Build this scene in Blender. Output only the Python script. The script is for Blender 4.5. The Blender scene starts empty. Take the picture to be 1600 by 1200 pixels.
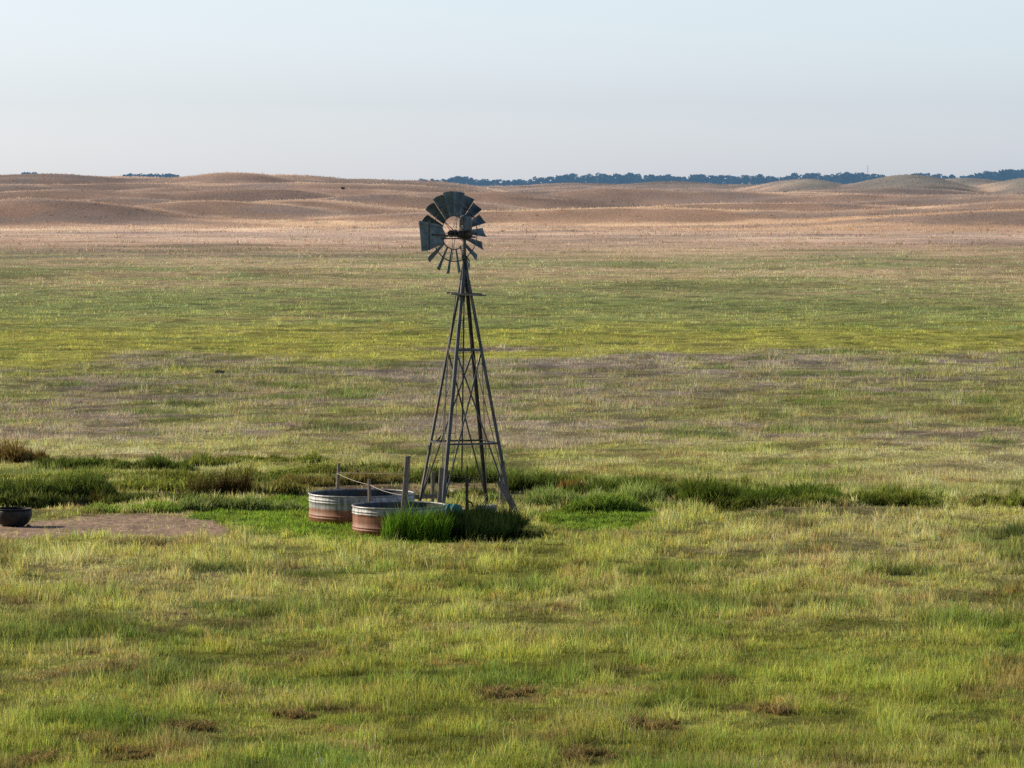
import bpy, bmesh, math, random
import numpy as np
from mathutils import Vector, Matrix

random.seed(7)
rng = np.random.default_rng(11)
sc = bpy.context.scene
col = sc.collection
PI = math.pi

# ------------------------------------------------------------------ camera
CAM_H, F = 9.8, 6360.0            # eye height (m), focal length in pixels of a 1600 px wide frame
cam = bpy.data.cameras.new('camera')
cam.sensor_width = 36.0
cam.lens = 36.0 * F / 1600.0
cam.clip_start, cam.clip_end = 1.0, 80000.0
camo = bpy.data.objects.new('camera', cam)
col.objects.link(camo)
camo.location = (0, 0, CAM_H)
camo.rotation_euler = (PI / 2 - math.atan(315.0 / F), 0, 0)
sc.camera = camo
HOR = 285.0

def at(px, py, Y):
    """point of the place at distance Y seen along a given direction"""
    return Vector(((px - 800.0) / F * Y, Y, CAM_H - (py - HOR) / F * Y))

# ------------------------------------------------------------------ light
SUN_AZ, SUN_EL = math.radians(-64), math.radians(24)
world = bpy.data.worlds.new('World')
sc.world = world
world.use_nodes = True
nt = world.node_tree
bg = nt.nodes['Background']
sky = nt.nodes.new('ShaderNodeTexSky')
sky.sky_type = 'NISHITA'
sky.sun_disc = False
sky.sun_elevation, sky.sun_rotation = SUN_EL, SUN_AZ
sky.dust_density = 1.0
geo = nt.nodes.new('ShaderNodeTexCoord')
sep = nt.nodes.new('ShaderNodeSeparateXYZ')
nt.links.new(geo.outputs['Generated'], sep.inputs[0])
ramp = nt.nodes.new('ShaderNodeValToRGB')      # pale morning haze low in the sky
cr = ramp.color_ramp
stops = [(0.0, (1.74, 2.12, 3.45)), (0.02, (1.36, 1.64, 2.62)), (0.05, (1.40, 1.52, 2.10)), (0.085, (1.70, 1.76, 2.0)),
         (0.14, (1.3, 1.3, 1.5)), (0.26, (0.72, 0.74, 0.82)), (0.5, (0.6, 0.62, 0.68)), (1.0, (0.6, 0.62, 0.68))]
while len(cr.elements) < len(stops):
    cr.elements.new(0.5)
for e, (p, c) in zip(cr.elements, stops):
    e.position = p
    e.color = (c[0] / 4, c[1] / 4, c[2] / 4, 1)
nt.links.new(sep.outputs['Z'], ramp.inputs[0])
mul = nt.nodes.new('ShaderNodeMix')
mul.data_type = 'RGBA'
mul.blend_type = 'MULTIPLY'
mul.inputs['Factor'].default_value = 1.0
nt.links.new(sky.outputs[0], mul.inputs[6])
nt.links.new(ramp.outputs[0], mul.inputs[7])
gain = nt.nodes.new('ShaderNodeVectorMath')
gain.operation = 'SCALE'
gain.inputs['Scale'].default_value = 4.0
nt.links.new(mul.outputs[2], gain.inputs[0])
side = nt.nodes.new('ShaderNodeMath'); side.operation = 'MULTIPLY_ADD'      # the haze evens out the glow towards the sun
side.inputs[1].default_value, side.inputs[2].default_value = 0.4, 1.0
nt.links.new(sep.outputs['X'], side.inputs[0])
even = nt.nodes.new('ShaderNodeVectorMath'); even.operation = 'SCALE'
nt.links.new(gain.outputs[0], even.inputs[0]); nt.links.new(side.outputs[0], even.inputs['Scale'])
nt.links.new(even.outputs[0], bg.inputs[0])
bg.inputs[1].default_value = 0.1

sl = bpy.data.lights.new('sun', 'SUN')
sl.energy = 5.0
sl.angle = math.radians(0.5)
sl.color = (1.0, 0.90, 0.74)
so = bpy.data.objects.new('sun', sl)
col.objects.link(so)
sd = Vector((math.sin(SUN_AZ) * math.cos(SUN_EL), math.cos(SUN_AZ) * math.cos(SUN_EL), math.sin(SUN_EL)))
so.rotation_euler = sd.to_track_quat('Z', 'Y').to_euler()
so.location = (-60, 60, 60)

sc.view_settings.view_transform = 'Standard'
sc.view_settings.look = 'None'
sc.view_settings.exposure = 0
sc.render.engine = 'CYCLES'
sc.cycles.use_denoising = False
sc.cycles.max_bounces = 6
sc.cycles.transparent_max_bounces = 4

# ------------------------------------------------------------------ noise
def _hash(ix, iy, seed):
    n = (ix.astype(np.int64) * 374761393 + iy.astype(np.int64) * 668265263 + seed * 974711) & 0x7fffffff
    n = ((n ^ (n >> 13)) * 1274126177) & 0x7fffffff
    n = ((n ^ (n >> 16)) * 668265263) & 0x7fffffff
    return ((n ^ (n >> 15)) & 0xffff) / 65535.0

def vnoise(x, y, s=1.0, seed=0):
    x = np.asarray(x, float) / s + 1000.37 + seed * 3.1
    y = np.asarray(y, float) / s + 1000.71 + seed * 5.7
    ix, iy = np.floor(x), np.floor(y)
    fx, fy = x - ix, y - iy
    fx = fx * fx * (3 - 2 * fx)
    fy = fy * fy * (3 - 2 * fy)
    a, b = _hash(ix, iy, seed), _hash(ix + 1, iy, seed)
    c, d = _hash(ix, iy + 1, seed), _hash(ix + 1, iy + 1, seed)
    return (a * (1 - fx) + b * fx) * (1 - fy) + (c * (1 - fx) + d * fx) * fy

def fbm(x, y, s, octv=4, seed=0, gain=0.5):
    t, a, n = 0.0, 1.0, 0.0
    for k in range(octv):
        t = t + a * vnoise(x, y, s, seed + k * 17)
        n += a
        a *= gain
        s *= 0.5
    return t / n

def sstep(a, b, x):
    t = np.clip((x - a) / (b - a), 0, 1)
    return t * t * (3 - 2 * t)

def lin(c):
    c = np.asarray(c, float) / 255.0
    return np.where(c <= 0.04045, c / 12.92, ((c + 0.055) / 1.055) ** 2.4)

# ------------------------------------------------------------------ the lie of the land
# dunes: direction across (px of the frame's width), distance, half widths (m), crest (px height at that distance)
DUNES = [
    (-60, 1600, 150, 120, 274), (40, 1500, 80, 110, 275.5), (130, 1620, 110, 120, 277), (250, 1560, 90, 110, 279),
    (372, 1450, 40, 110, 271), (325, 1480, 50, 90, 275.5), (450, 1520, 46, 110, 274.5), (560, 1580, 50, 110, 281), (650, 1640, 40, 110, 284),
    (40, 930, 40, 34, 311), (190, 1010, 44, 36, 308), (330, 960, 36, 34, 313), (470, 990, 40, 34, 309), (610, 1040, 40, 36, 306),
    (100, 1180, 50, 46, 296), (260, 1220, 40, 46, 293), (400, 1190, 46, 44, 296), (540, 1230, 50, 46, 294), (680, 1200, 40, 46, 300),
    (20, 1360, 60, 60, 285), (200, 1380, 60, 60, 285.5), (470, 1370, 50, 60, 285), (610, 1400, 44, 60, 288),
    (905, 2300, 42, 160, 287), (1045, 2200, 42, 150, 284.5), (1150, 2300, 32, 130, 288),
    (1258, 1900, 24, 130, 278.5), (1415, 1800, 30, 140, 274.5), (1500, 1950, 40, 140, 281), (1625, 1750, 26, 140, 276.5),
    (960, 1280, 44, 44, 296), (1100, 1280, 60, 44, 297), (1240, 1320, 60, 50, 300), (1400, 1240, 70, 50, 304),
    (860, 1420, 50, 70, 299), (1370, 1540, 60, 70, 295), (1560, 1150, 60, 46, 305), (1650, 1000, 50, 40, 313),
    (1480, 920, 60, 30, 326), (1180, 1020, 60, 36, 319), (760, 1180, 40, 50, 304), (1580, 880, 40, 30, 328), (1000, 930, 70, 30, 324),
    (-300, 1500, 120, 200, 273), (-650, 1600, 140, 200, 274), (1950, 1700, 90, 240, 273), (2300, 1800, 100, 240, 275),
]

def base_h(x, y):
    d = np.asarray(y, float)
    h = sstep(600, 2800, d) * 6.6
    h = h + sstep(500, 900, d) * (fbm(x, y, 160, 3, 5) - 0.5) * 2.0
    h = h + (fbm(x, y, 22, 3, 9) - 0.5) * 0.45 * sstep(20, 60, d)
    h = h + (fbm(x, y, 3.0, 2, 12) - 0.5) * 0.16 * (1 - sstep(220, 420, d))
    return h

_dx, _dy, _dwx, _dwy, _da = [], [], [], [], []
for (px, D, wx, wy, py) in DUNES:
    X = (px - 800) / F * D
    top = CAM_H - (py - HOR) / F * D
    bh = float(base_h(np.array([X]), np.array([float(D)]))[0])
    _dx.append(X); _dy.append(D); _dwx.append(wx); _dwy.append(wy); _da.append(max(0.4, top - bh))

# parts of the yard round the tower: flat
def ditch_row(u):
    return np.interp(u, [-200, 60, 200, 330, 480, 640, 800, 950, 1080, 1200, 1320, 1500], [790, 788, 777, 773, 768, 764, 768, 777, 783, 795, 799, 797])

def ditch_d(x, y):
    """metres beyond the middle of the ditch"""
    u = x / np.maximum(y, 10) * F + 800
    yd = CAM_H * F / (ditch_row(u) - HOR)
    yd = yd + (fbm(x, x * 0, 3.0, 3, 141) - .5) * 3.0
    k = sstep(-300, -120, u) * sstep(1480, 1330, u) * (.45 + .9 * fbm(x, x * 0 + 5, 2.2, 2, 143))
    return y - yd, k

def ground_h(x, y):
    x = np.asarray(x, float); y = np.asarray(y, float)
    h = base_h(x, y)
    hd = np.zeros_like(h)
    for X, D, wx, wy, A in zip(_dx, _dy, _dwx, _dwy, _da):
        g = A * np.exp(-((x - X) / wx) ** 2 - ((y - D) / wy) ** 2)
        hd = hd + g ** 7
    h = h + hd ** (1 / 7.0)
    h = h + sstep(800, 1100, y) * (fbm(x * .55, y, 36, 4, 21) - 0.5) * 2.6 * (1 - sstep(2500, 3000, y))
    h = h + sstep(760, 950, y) * (fbm(x * .7, y, 13, 3, 25, .6) - 0.5) * .8 * (1 - sstep(2500, 3000, y))
    yard = np.exp(-((x + 1.5) / 9.0) ** 4 - ((y - 117.5) / 6.5) ** 4)
    h = h * (1 - yard)
    dd, k = ditch_d(x, y)
    cut = sstep(-2.2, -.2, dd) * sstep(1.0, .35, dd) * k
    return h - .42 * cut

def dune_amount(x, y):
    hd = np.zeros_like(np.asarray(x, float))
    for X, D, wx, wy, A in zip(_dx, _dy, _dwx, _dwy, _da):
        hd = np.maximum(hd, np.exp(-((x - X) / wx) ** 2 - ((y - D) / wy) ** 2))
    return hd

# ------------------------------------------------------------------ colours of the field
# distance key (v = frame row on level ground) : fresh grass, dry grass, share of dry, height (m)
ZONES = [
    (1500, (116, 124, 48), (138, 128, 76), .20, .20),
    (1200, (116, 124, 48), (138, 128, 76), .20, .20),
    (1000, (127, 133, 54), (147, 138, 84), .26, .21),
    (900,  (138, 142, 60), (158, 150, 94), .36, .22),
    (830,  (146, 149, 66), (166, 158, 98), .44, .23),
    (760,  (147, 151, 70), (172, 163, 103), .42, .20),
    (720,  (151, 153, 76), (168, 160, 108), .38, .18),
    (685,  (146, 147, 76), (148, 135, 107), .5, .20),
    (640,  (142, 143, 76), (144, 132, 107), .48, .22),
    (585,  (139, 139, 78), (142, 131, 108), .54, .24),
    (562,  (144, 145, 72), (144, 133, 106), .45, .22),
    (553,  (152, 152, 66), (146, 136, 84), .18, .16),
    (520,  (152, 152, 66), (144, 136, 84), .16, .16),
    (500,  (134, 142, 74), (140, 132, 88), .22, .18),
    (455,  (128, 138, 82), (152, 136, 100), .38, .20),
    (440,  (136, 138, 86), (162, 142, 108), .55, .22),
    (415,  (132, 140, 88), (170, 147, 116), .60, .25),
    (393,  (134, 132, 92), (172, 146, 118), .55, .28),
    (384,  (124, 116, 94), (174, 146, 122), .65, .34),
    (377,  (136, 116, 98), (182, 152, 128), .75, .40),
    (362,  (158, 134, 116), (192, 162, 138), .72, .40),
    (345,  (168, 142, 126), (202, 174, 152), .72, .40),
    (332,  (150, 128, 116), (190, 162, 142), .60, .40),
    (318,  (134, 118, 110), (176, 150, 134), .45, .40),
    (305,  (126, 116, 112), (160, 140, 132), .45, .38),
    (285,  (120, 118, 118), (150, 140, 138), .40, .35),
]
_zv = np.array([z[0] for z in ZONES][::-1], float)
_zA = np.array([lin(z[1]) for z in ZONES][::-1])
_zB = np.array([lin(z[2]) for z in ZONES][::-1])
_zf = np.array([z[3] for z in ZONES][::-1])
_zh = np.array([z[4] for z in ZONES][::-1])

def lookup(tab, v):
    if tab.ndim == 1:
        return np.interp(v, _zv, tab)
    return np.stack([np.interp(v, _zv, tab[:, k]) for k in range(3)], 1)

def uv(x, y):
    d = np.maximum(np.asarray(y, float), 10.0)
    return np.asarray(x) / d * F + 800.0, HOR + CAM_H * F / d

def ell(u, v, cu, cv, ru, rv):
    return ((u - cu) / ru) ** 2 + ((v - cv) / rv) ** 2

def ragged(x, y, s=1.2, seed=31):
    return (fbm(x, y, s, 3, seed) - 0.5)

def masks(x, y):
    """bare path, mud and low clover around the tanks (0..1 each)"""
    u, v = uv(x, y)
    r = ragged(x, y) * 1.3
    top = 806.5 + 13 * ((u - 195) / 165.0) ** 2
    path = sstep(-1.5, 2.0, v - top + r * 7) * sstep(0, 6, 846 - v + r * 8) * sstep(372, 330, u + r * 30)
    path = np.maximum(path, sstep(1.2, 0.8, ell(u, v, 5, 834, 80, 13) + r))
    mud = np.maximum.reduce([sstep(1.2, 0.7, ell(u, v, 560, 758, 95, 15) + r * 2.2), sstep(1.2, 0.7, ell(u, v, 300, 773, 120, 6) + r * 2.2),
                             sstep(1.2, 0.7, ell(u, v, 690, 768, 120, 11) + r * 2.4), sstep(1.2, 0.7, ell(u, v, 520, 824, 52, 8) + r),
                             sstep(1.1, 0.7, ell(u, v, 40, 789, 130, 5) + r * 2)])
    clover = np.maximum.reduce([sstep(1.2, 0.8, ell(u, v, 405, 811, 115, 14) + r), sstep(1.2, 0.8, ell(u, v, 930, 812, 95, 17) + r),
                                sstep(1.2, 0.8, ell(u, v, 470, 800, 70, 34) + r), sstep(1.2, 0.8, ell(u, v, 610, 830, 205, 23) + r),
                                sstep(1.2, 0.8, ell(u, v, 470, 745, 60, 12) + r * 2) * .6])
    clover = clover * (1 - path)
    mud = mud * (1 - path)
    return path, mud, clover

KC = 1.75       # surface colour for the colour a sunlit, partly self-shaded blade shows

GAIN = ([285, 300, 310, 330, 350, 365, 380, 400, 470, 535, 565, 640, 690, 740, 800, 830, 900, 1050, 1250],
        [1.0, 1.15, 1.38, 1.82, 2.25, 2.0, 1.45, 1.5, 1.58, 1.58, 1.45, 1.38, 1.4, 1.46, 1.38, 1.34, 1.34, 1.45, 1.6])

def field(x, y, dither=False):
    x = np.asarray(x, float); y = np.asarray(y, float)
    u, v = uv(x, y)
    big = fbm(x, y, 34, 4, 41) - 0.5
    mid = fbm(x, y, 9, 3, 47) - 0.5
    far = sstep(300, 700, y)
    patch = fbm(x, y * 0.45, 60, 4, 53) - 0.5
    vw = v + big * 110 * sstep(300, 900, v) * (v - HOR) / 400 + patch * far * 60 * (1 - sstep(900, 1500, y) * .4)
    vw = vw + mid * 60 * (1 - far) * sstep(700, 600, v) + far * mid * 34 * sstep(620, 560, y)
    vw = np.clip(vw, 286, 1450)
    A, B, f, h = lookup(_zA, vw), lookup(_zB, vw), lookup(_zf, vw), lookup(_zh, vw)
    f = f - .22 * sstep(1080, 1300, u) * np.exp(-((v - 585) / 55.0) ** 2)
    small = fbm(x, y, 2.2, 3, 59) - 0.5
    n = mid * 1.0 + small * 0.9 * (1 - far) + patch * 1.6 * far + big * .8
    mixv = sstep(-0.2, 0.2, n * .72 + (f - 0.5) * 0.62 + (rng.uniform(-.34, .34, len(x)) if dither else 0))
    c = A * (1 - mixv[:, None]) + B * mixv[:, None]
    # russet thatch showing through here and there
    ru = sstep(.60, .70, fbm(x, y, 1.5, 3, 65)) * (1 - sstep(130, 260, y)) * .55
    c = c * (1 - ru[:, None]) + ru[:, None] * lin((126, 106, 66))
    # lusher green clumps
    lush = sstep(0.08, 0.24, fbm(x, y, 3.6, 3, 67) - 0.5) * (1 - sstep(170, 420, y))
    c = c * (1 - 0.68 * lush[:, None]) + 0.68 * lush[:, None] * lin((88, 108, 40))
    # dunes are darker and mauve
    da = sstep(0.25, 0.8, dune_amount(x, y)) * sstep(820, 1000, y)
    olive = sstep(900, 1300, u) * sstep(1400, 1750, y)
    dc = lin((132, 114, 104)) * (1 - olive[:, None]) + lin((104, 107, 100)) * olive[:, None]
    k = ((.38 + .4 * olive) * da)[:, None]
    c = c * (1 - k) + k * dc * (0.62 + 0.5 * vnoise(x, y, 18, 71))[:, None]
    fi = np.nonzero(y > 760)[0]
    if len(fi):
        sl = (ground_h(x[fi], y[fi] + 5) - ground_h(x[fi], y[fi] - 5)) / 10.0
        face = sstep(.015, .075, sl + .05 * (fbm(x[fi], y[fi], 22, 3, 151) - .5)) * sstep(760, 900, y[fi]) * .8  # shade on the camera-facing dune slopes, painted into the colour
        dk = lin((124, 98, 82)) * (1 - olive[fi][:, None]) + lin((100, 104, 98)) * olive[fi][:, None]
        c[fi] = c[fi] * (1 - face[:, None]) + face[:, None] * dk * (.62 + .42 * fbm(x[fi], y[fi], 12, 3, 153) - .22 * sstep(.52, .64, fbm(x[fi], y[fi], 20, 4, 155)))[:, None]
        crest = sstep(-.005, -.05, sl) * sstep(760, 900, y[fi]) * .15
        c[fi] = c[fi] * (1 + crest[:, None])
    # drifts of pale and dark grass in the far prairie
    st = fbm(x, y * .5, 90, 4, 73) - 0.5
    c = c * (1 + far * st * 0.7)[:, None]
    s1 = sstep(.53, .66, fbm(x, y, 30, 4, 74)) * sstep(600, 800, y) * .55
    s2 = sstep(.54, .64, fbm(x, y, 14, 4, 75)) * sstep(260, 420, y) * (1 - sstep(620, 800, y)) * .38
    c = c * (1 - s1[:, None]) + s1[:, None] * lin((104, 95, 96))
    c = c * (1 - s2[:, None]) + s2[:, None] * lin((96, 92, 58))
    # warmer tan of the dunes, then distance haze painted into the colour
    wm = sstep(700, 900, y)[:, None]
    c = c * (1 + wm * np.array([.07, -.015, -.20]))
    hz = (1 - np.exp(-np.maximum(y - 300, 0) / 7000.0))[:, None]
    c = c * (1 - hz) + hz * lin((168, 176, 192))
    lum = (0.86 + 0.5 * (fbm(x, y, 1.3, 2, 79) - 0.5) * (1 - far) + 0.35 * big)
    dull = (1 - sstep(240, 420, y))[:, None]
    c = c * (1 + dull * np.array([.01, -.02, .20]))
    c = c * lum[:, None] * (np.interp(vw, GAIN[0], GAIN[1]) * (KC - (KC - 1.22) * sstep(450, 1000, y)))[:, None]
    tuft = sstep(.46, .58, fbm(x, y, 1.3, 3, 83))
    gap = sstep(.54, .64, fbm(x, y, 1.7, 3, 85))
    h = h * (.62 + .95 * tuft + .5 * lush - .38 * gap) * (0.8 + 0.9 * (fbm(x, y, .7, 2, 89) - 0.3))
    nr = (1 - far)[:, None]
    c = c * (1 + nr * (.16 * tuft - .40 * gap)[:, None])  # lighter tufts; shade in the gaps between them painted into the colour
    return c, np.maximum(h, 0.06)

# ------------------------------------------------------------------ materials
def new_mat(name):
    m = bpy.data.materials.new(name)
    m.use_nodes = True
    n = m.node_tree
    return m, n, n.nodes['Principled BSDF'], n.nodes['Material Output']

def grass_mat(name, trans=0.42):
    m, n, p, out = new_mat(name)
    n.nodes.remove(p)
    a = n.nodes.new('ShaderNodeAttribute'); a.attribute_name = 'tint'
    d = n.nodes.new('ShaderNodeBsdfDiffuse'); t = n.nodes.new('ShaderNodeBsdfTranslucent')
    mx = n.nodes.new('ShaderNodeMixShader'); mx.inputs[0].default_value = trans
    n.links.new(a.outputs['Color'], d.inputs[0]); n.links.new(a.outputs['Color'], t.inputs[0])
    n.links.new(d.outputs[0], mx.inputs[1]); n.links.new(t.outputs[0], mx.inputs[2])
    n.links.new(mx.outputs[0], out.inputs[0])
    return m

def soil_mat():
    m, n, p, out = new_mat('soil')
    a = n.nodes.new('ShaderNodeAttribute'); a.attribute_name = 'tint'
    g = n.nodes.new('ShaderNodeNewGeometry')
    mp = n.nodes.new('ShaderNodeMapping'); mp.inputs['Scale'].default_value = (1, .35, 1)
    t = n.nodes.new('ShaderNodeTexNoise'); t.inputs['Scale'].default_value = 2.2; t.inputs['Detail'].default_value = 8; t.inputs['Roughness'].default_value = .7
    r = n.nodes.new('ShaderNodeMapRange'); r.inputs[1].default_value = .3; r.inputs[2].default_value = .7; r.inputs[3].default_value = .62; r.inputs[4].default_value = 1.3
    mx = n.nodes.new('ShaderNodeVectorMath'); mx.operation = 'SCALE'
    n.links.new(g.outputs['Position'], mp.inputs[0]); n.links.new(mp.outputs[0], t.inputs[0])
    n.links.new(t.outputs[0], r.inputs[0]); n.links.new(a.outputs['Color'], mx.inputs[0]); n.links.new(r.outputs[0], mx.inputs['Scale'])
    t3 = n.nodes.new('ShaderNodeTexNoise'); t3.inputs['Scale'].default_value = 7.0; t3.inputs['Detail'].default_value = 6; t3.inputs['Roughness'].default_value = .75
    r3 = n.nodes.new('ShaderNodeMapRange'); r3.inputs[1].default_value = .36; r3.inputs[2].default_value = .6; r3.inputs[3].default_value = .55; r3.inputs[4].default_value = 1.12
    n.links.new(mp.outputs[0], t3.inputs[0]); n.links.new(t3.outputs[0], r3.inputs[0])
    mx3 = n.nodes.new('ShaderNodeVectorMath'); mx3.operation = 'SCALE'
    n.links.new(mx.outputs[0], mx3.inputs[0]); n.links.new(r3.outputs[0], mx3.inputs['Scale'])
    n.links.new(mx3.outputs[0], p.inputs['Base Color'])
    p.inputs['Roughness'].default_value = 1.0
    p.inputs['Specular IOR Level'].default_value = 0.05
    b = n.nodes.new('ShaderNodeBump'); b.inputs['Strength'].default_value = .6; b.inputs['Distance'].default_value = .08
    n.links.new(t.outputs[0], b.inputs['Height']); n.links.new(b.outputs[0], p.inputs['Normal'])
    return m

def noisy_mat(name, c1, c2, scale, rough=.7, metal=0.0, stretch=(1, 1, 1), c3=None, bump=.2, contrast=(.35, .65), spec=.3):
    """weathered surface: two colours blended by stretched noise, a third in blotches"""
    m, n, p, out = new_mat(name)
    tc = n.nodes.new('ShaderNodeTexCoord')
    mp = n.nodes.new('ShaderNodeMapping'); mp.inputs['Scale'].default_value = stretch
    t = n.nodes.new('ShaderNodeTexNoise'); t.inputs['Scale'].default_value = scale; t.inputs['Detail'].default_value = 6
    r = n.nodes.new('ShaderNodeMapRange'); r.inputs[1].default_value, r.inputs[2].default_value = contrast
    mx = n.nodes.new('ShaderNodeMix'); mx.data_type = 'RGBA'
    mx.inputs[6].default_value = (*c1, 1); mx.inputs[7].default_value = (*c2, 1)
    n.links.new(tc.outputs['Object'], mp.inputs[0]); n.links.new(mp.outputs[0], t.inputs[0])
    n.links.new(t.outputs[0], r.inputs[0]); n.links.new(r.outputs[0], mx.inputs[0])
    last = mx.outputs[2]
    if c3 is not None:
        t2 = n.nodes.new('ShaderNodeTexNoise'); t2.inputs['Scale'].default_value = scale * .45; t2.inputs['Detail'].default_value = 8
        r2 = n.nodes.new('ShaderNodeMapRange'); r2.inputs[1].default_value = .55; r2.inputs[2].default_value = .68
        m2 = n.nodes.new('ShaderNodeMix'); m2.data_type = 'RGBA'; m2.inputs[7].default_value = (*c3, 1)
        n.links.new(tc.outputs['Object'], t2.inputs[0]); n.links.new(t2.outputs[0], r2.inputs[0])
        n.links.new(r2.outputs[0], m2.inputs[0]); n.links.new(last, m2.inputs[6])
        last = m2.outputs[2]
    n.links.new(last, p.inputs['Base Color'])
    p.inputs['Roughness'].default_value = rough
    p.inputs['Metallic'].default_value = metal
    p.inputs['Specular IOR Level'].default_value = spec
    b = n.nodes.new('ShaderNodeBump'); b.inputs['Strength'].default_value = bump; b.inputs['Distance'].default_value = .02
    n.links.new(t.outputs[0], b.inputs['Height']); n.links.new(b.outputs[0], p.inputs['Normal'])
    return m

def tank_mat(name, line, wob, off):
    """galvanised sheet above a rust line"""
    m, n, p, out = new_mat(name)
    N, L = n.nodes.new, n.links.new
    tc = N('ShaderNodeTexCoord')
    sx = N('ShaderNodeSeparateXYZ'); L(tc.outputs['Object'], sx.inputs[0])
    mp = N('ShaderNodeMapping'); mp.inputs['Location'].default_value = (off, 0, 0); mp.inputs['Scale'].default_value = (1.6, 1.6, .12)
    L(tc.outputs['Object'], mp.inputs[0])
    t = N('ShaderNodeTexNoise'); t.inputs['Scale'].default_value = 1.6; t.inputs['Detail'].default_value = 7; t.inputs['Roughness'].default_value = .65
    L(mp.outputs[0], t.inputs[0])
    ad = N('ShaderNodeMath'); ad.operation = 'MULTIPLY_ADD'; ad.inputs[1].default_value = wob; L(t.outputs[0], ad.inputs[0]); L(sx.outputs['Z'], ad.inputs[2])
    r = N('ShaderNodeMapRange'); r.inputs[1].default_value = line + wob * .5 - .025; r.inputs[2].default_value = line + wob * .5 + .025
    L(ad.outputs[0], r.inputs[0])
    # streaks running down
    mp2 = N('ShaderNodeMapping'); mp2.inputs['Scale'].default_value = (5, 5, .5); L(tc.outputs['Object'], mp2.inputs[0])
    t2 = N('ShaderNodeTexNoise'); t2.inputs['Scale'].default_value = 2.4; t2.inputs['Detail'].default_value = 6; L(mp2.outputs[0], t2.inputs[0])
    r2 = N('ShaderNodeMapRange'); r2.inputs[1].default_value = .35; r2.inputs[2].default_value = .68; L(t2.outputs[0], r2.inputs[0])
    rust = N('ShaderNodeMix'); rust.data_type = 'RGBA'; rust.inputs[6].default_value = (.21, .066, .026, 1); rust.inputs[7].default_value = (.40, .165, .08, 1)
    L(r2.outputs[0], rust.inputs[0])
    zinc = N('ShaderNodeMix'); zinc.data_type = 'RGBA'; zinc.inputs[6].default_value = (.17, .17, .175, 1); zinc.inputs[7].default_value = (.52, .51, .49, 1)
    L(r2.outputs[0], zinc.inputs[0])
    mx = N('ShaderNodeMix'); mx.data_type = 'RGBA'; L(r.outputs[0], mx.inputs[0]); L(rust.outputs[2], mx.inputs[6]); L(zinc.outputs[2], mx.inputs[7])
    L(mx.outputs[2], p.inputs['Base Color'])
    mt = N('ShaderNodeMath'); mt.operation = 'MULTIPLY'; mt.inputs[1].default_value = .35; L(r.outputs[0], mt.inputs[0]); L(mt.outputs[0], p.inputs['Metallic'])
    p.inputs['Roughness'].default_value = .62
    return m

M = {}
M['grass'] = grass_mat('grass')
M['soil'] = soil_mat()
M['zinc'] = noisy_mat('weathered_zinc', (.055, .06, .066), (.11, .115, .12), 9, .5, .45, (1, 1, .3), (.16, .095, .06), .1)
M['steel'] = noisy_mat('tower_steel', (.05, .053, .057), (.105, .105, .105), 6, .5, .3, (1, 1, .3), (.19, .12, .085), .1)
M['blade'] = noisy_mat('wheel_sheet', (.06, .08, .092), (.12, .145, .155), 5, .5, .4, (1, 1, 1), (.06, .05, .045), .1)
def vary(m, lo, hi):
    n = m.node_tree; p = n.nodes['Principled BSDF']
    src = p.inputs['Base Color'].links[0].from_socket
    oi = n.nodes.new('ShaderNodeObjectInfo'); r = n.nodes.new('ShaderNodeMapRange'); r.inputs[3].default_value = lo; r.inputs[4].default_value = hi
    v = n.nodes.new('ShaderNodeVectorMath'); v.operation = 'SCALE'
    n.links.new(oi.outputs['Random'], r.inputs[0]); n.links.new(src, v.inputs[0]); n.links.new(r.outputs[0], v.inputs['Scale']); n.links.new(v.outputs[0], p.inputs['Base Color'])
vary(M['blade'], .65, 1.7)
M['iron'] = noisy_mat('greasy_iron', (.035, .03, .028), (.07, .055, .045), 12, .55, .3, (1, 1, 1), (.10, .05, .03), .3)
M['hood'] = noisy_mat('gear_hood_sheet', (.05, .058, .062), (.10, .105, .11), 8, .4, .4, (1, 1, .4), None, .1)
M['rim'] = noisy_mat('galvanised_rim', (.24, .24, .24), (.48, .47, .45), 8, .5, .3, (1, 1, 1), (.3, .2, .14), .1)
M['wood'] = noisy_mat('weathered_wood', (.115, .095, .078), (.25, .215, .185), 11, .9, 0, (3, 3, .22), (.12, .095, .075), .5)
M['plank'] = noisy_mat('grey_plank', (.15, .12, .10), (.29, .25, .21), 9, .9, 0, (.3, 3, 3), None, .4)
M['pale_wood'] = noisy_mat('bleached_wood', (.48, .43, .36), (.66, .60, .52), 9, .85, 0, (.5, 3, 3), None, .3)
M['wire'] = noisy_mat('fence_wire', (.10, .09, .08), (.18, .15, .13), 20, .6, .4)
M['rope'] = noisy_mat('pale_rope', (.62, .55, .44), (.76, .69, .57), 30, .9)
M['rubber'] = noisy_mat('black_shell', (.012, .012, .013), (.03, .027, .026), 8, .55, 0, (1, 1, .5), None, .15)
M['teal'] = noisy_mat('turquoise_plastic', (.025, .20, .22), (.05, .30, .31), 7, .6, 0, (1, 1, 1), (.05, .22, .24), .25)
M['slab'] = noisy_mat('grey_concrete', (.22, .22, .22), (.36, .36, .35), 8, .9, 0, (1, 1, 1), None, .4)
M['bird'] = noisy_mat('dark_feathers', (.02, .018, .016), (.06, .05, .045), 40, .8)
M['belly'] = noisy_mat('brown_feathers', (.05, .04, .03), (.17, .13, .09), 26, .8)
M['tank_back'] = tank_mat('tank_sheet_back', .40, .16, 3.0)
M['tank_front'] = tank_mat('tank_sheet_front', .56, .30, 9.3)
M['tank_in'] = noisy_mat('tank_inside', (.045, .055, .066), (.10, .105, .11), 5, .6, .3, (1, 1, .3), (.16, .09, .06), .1)

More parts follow.
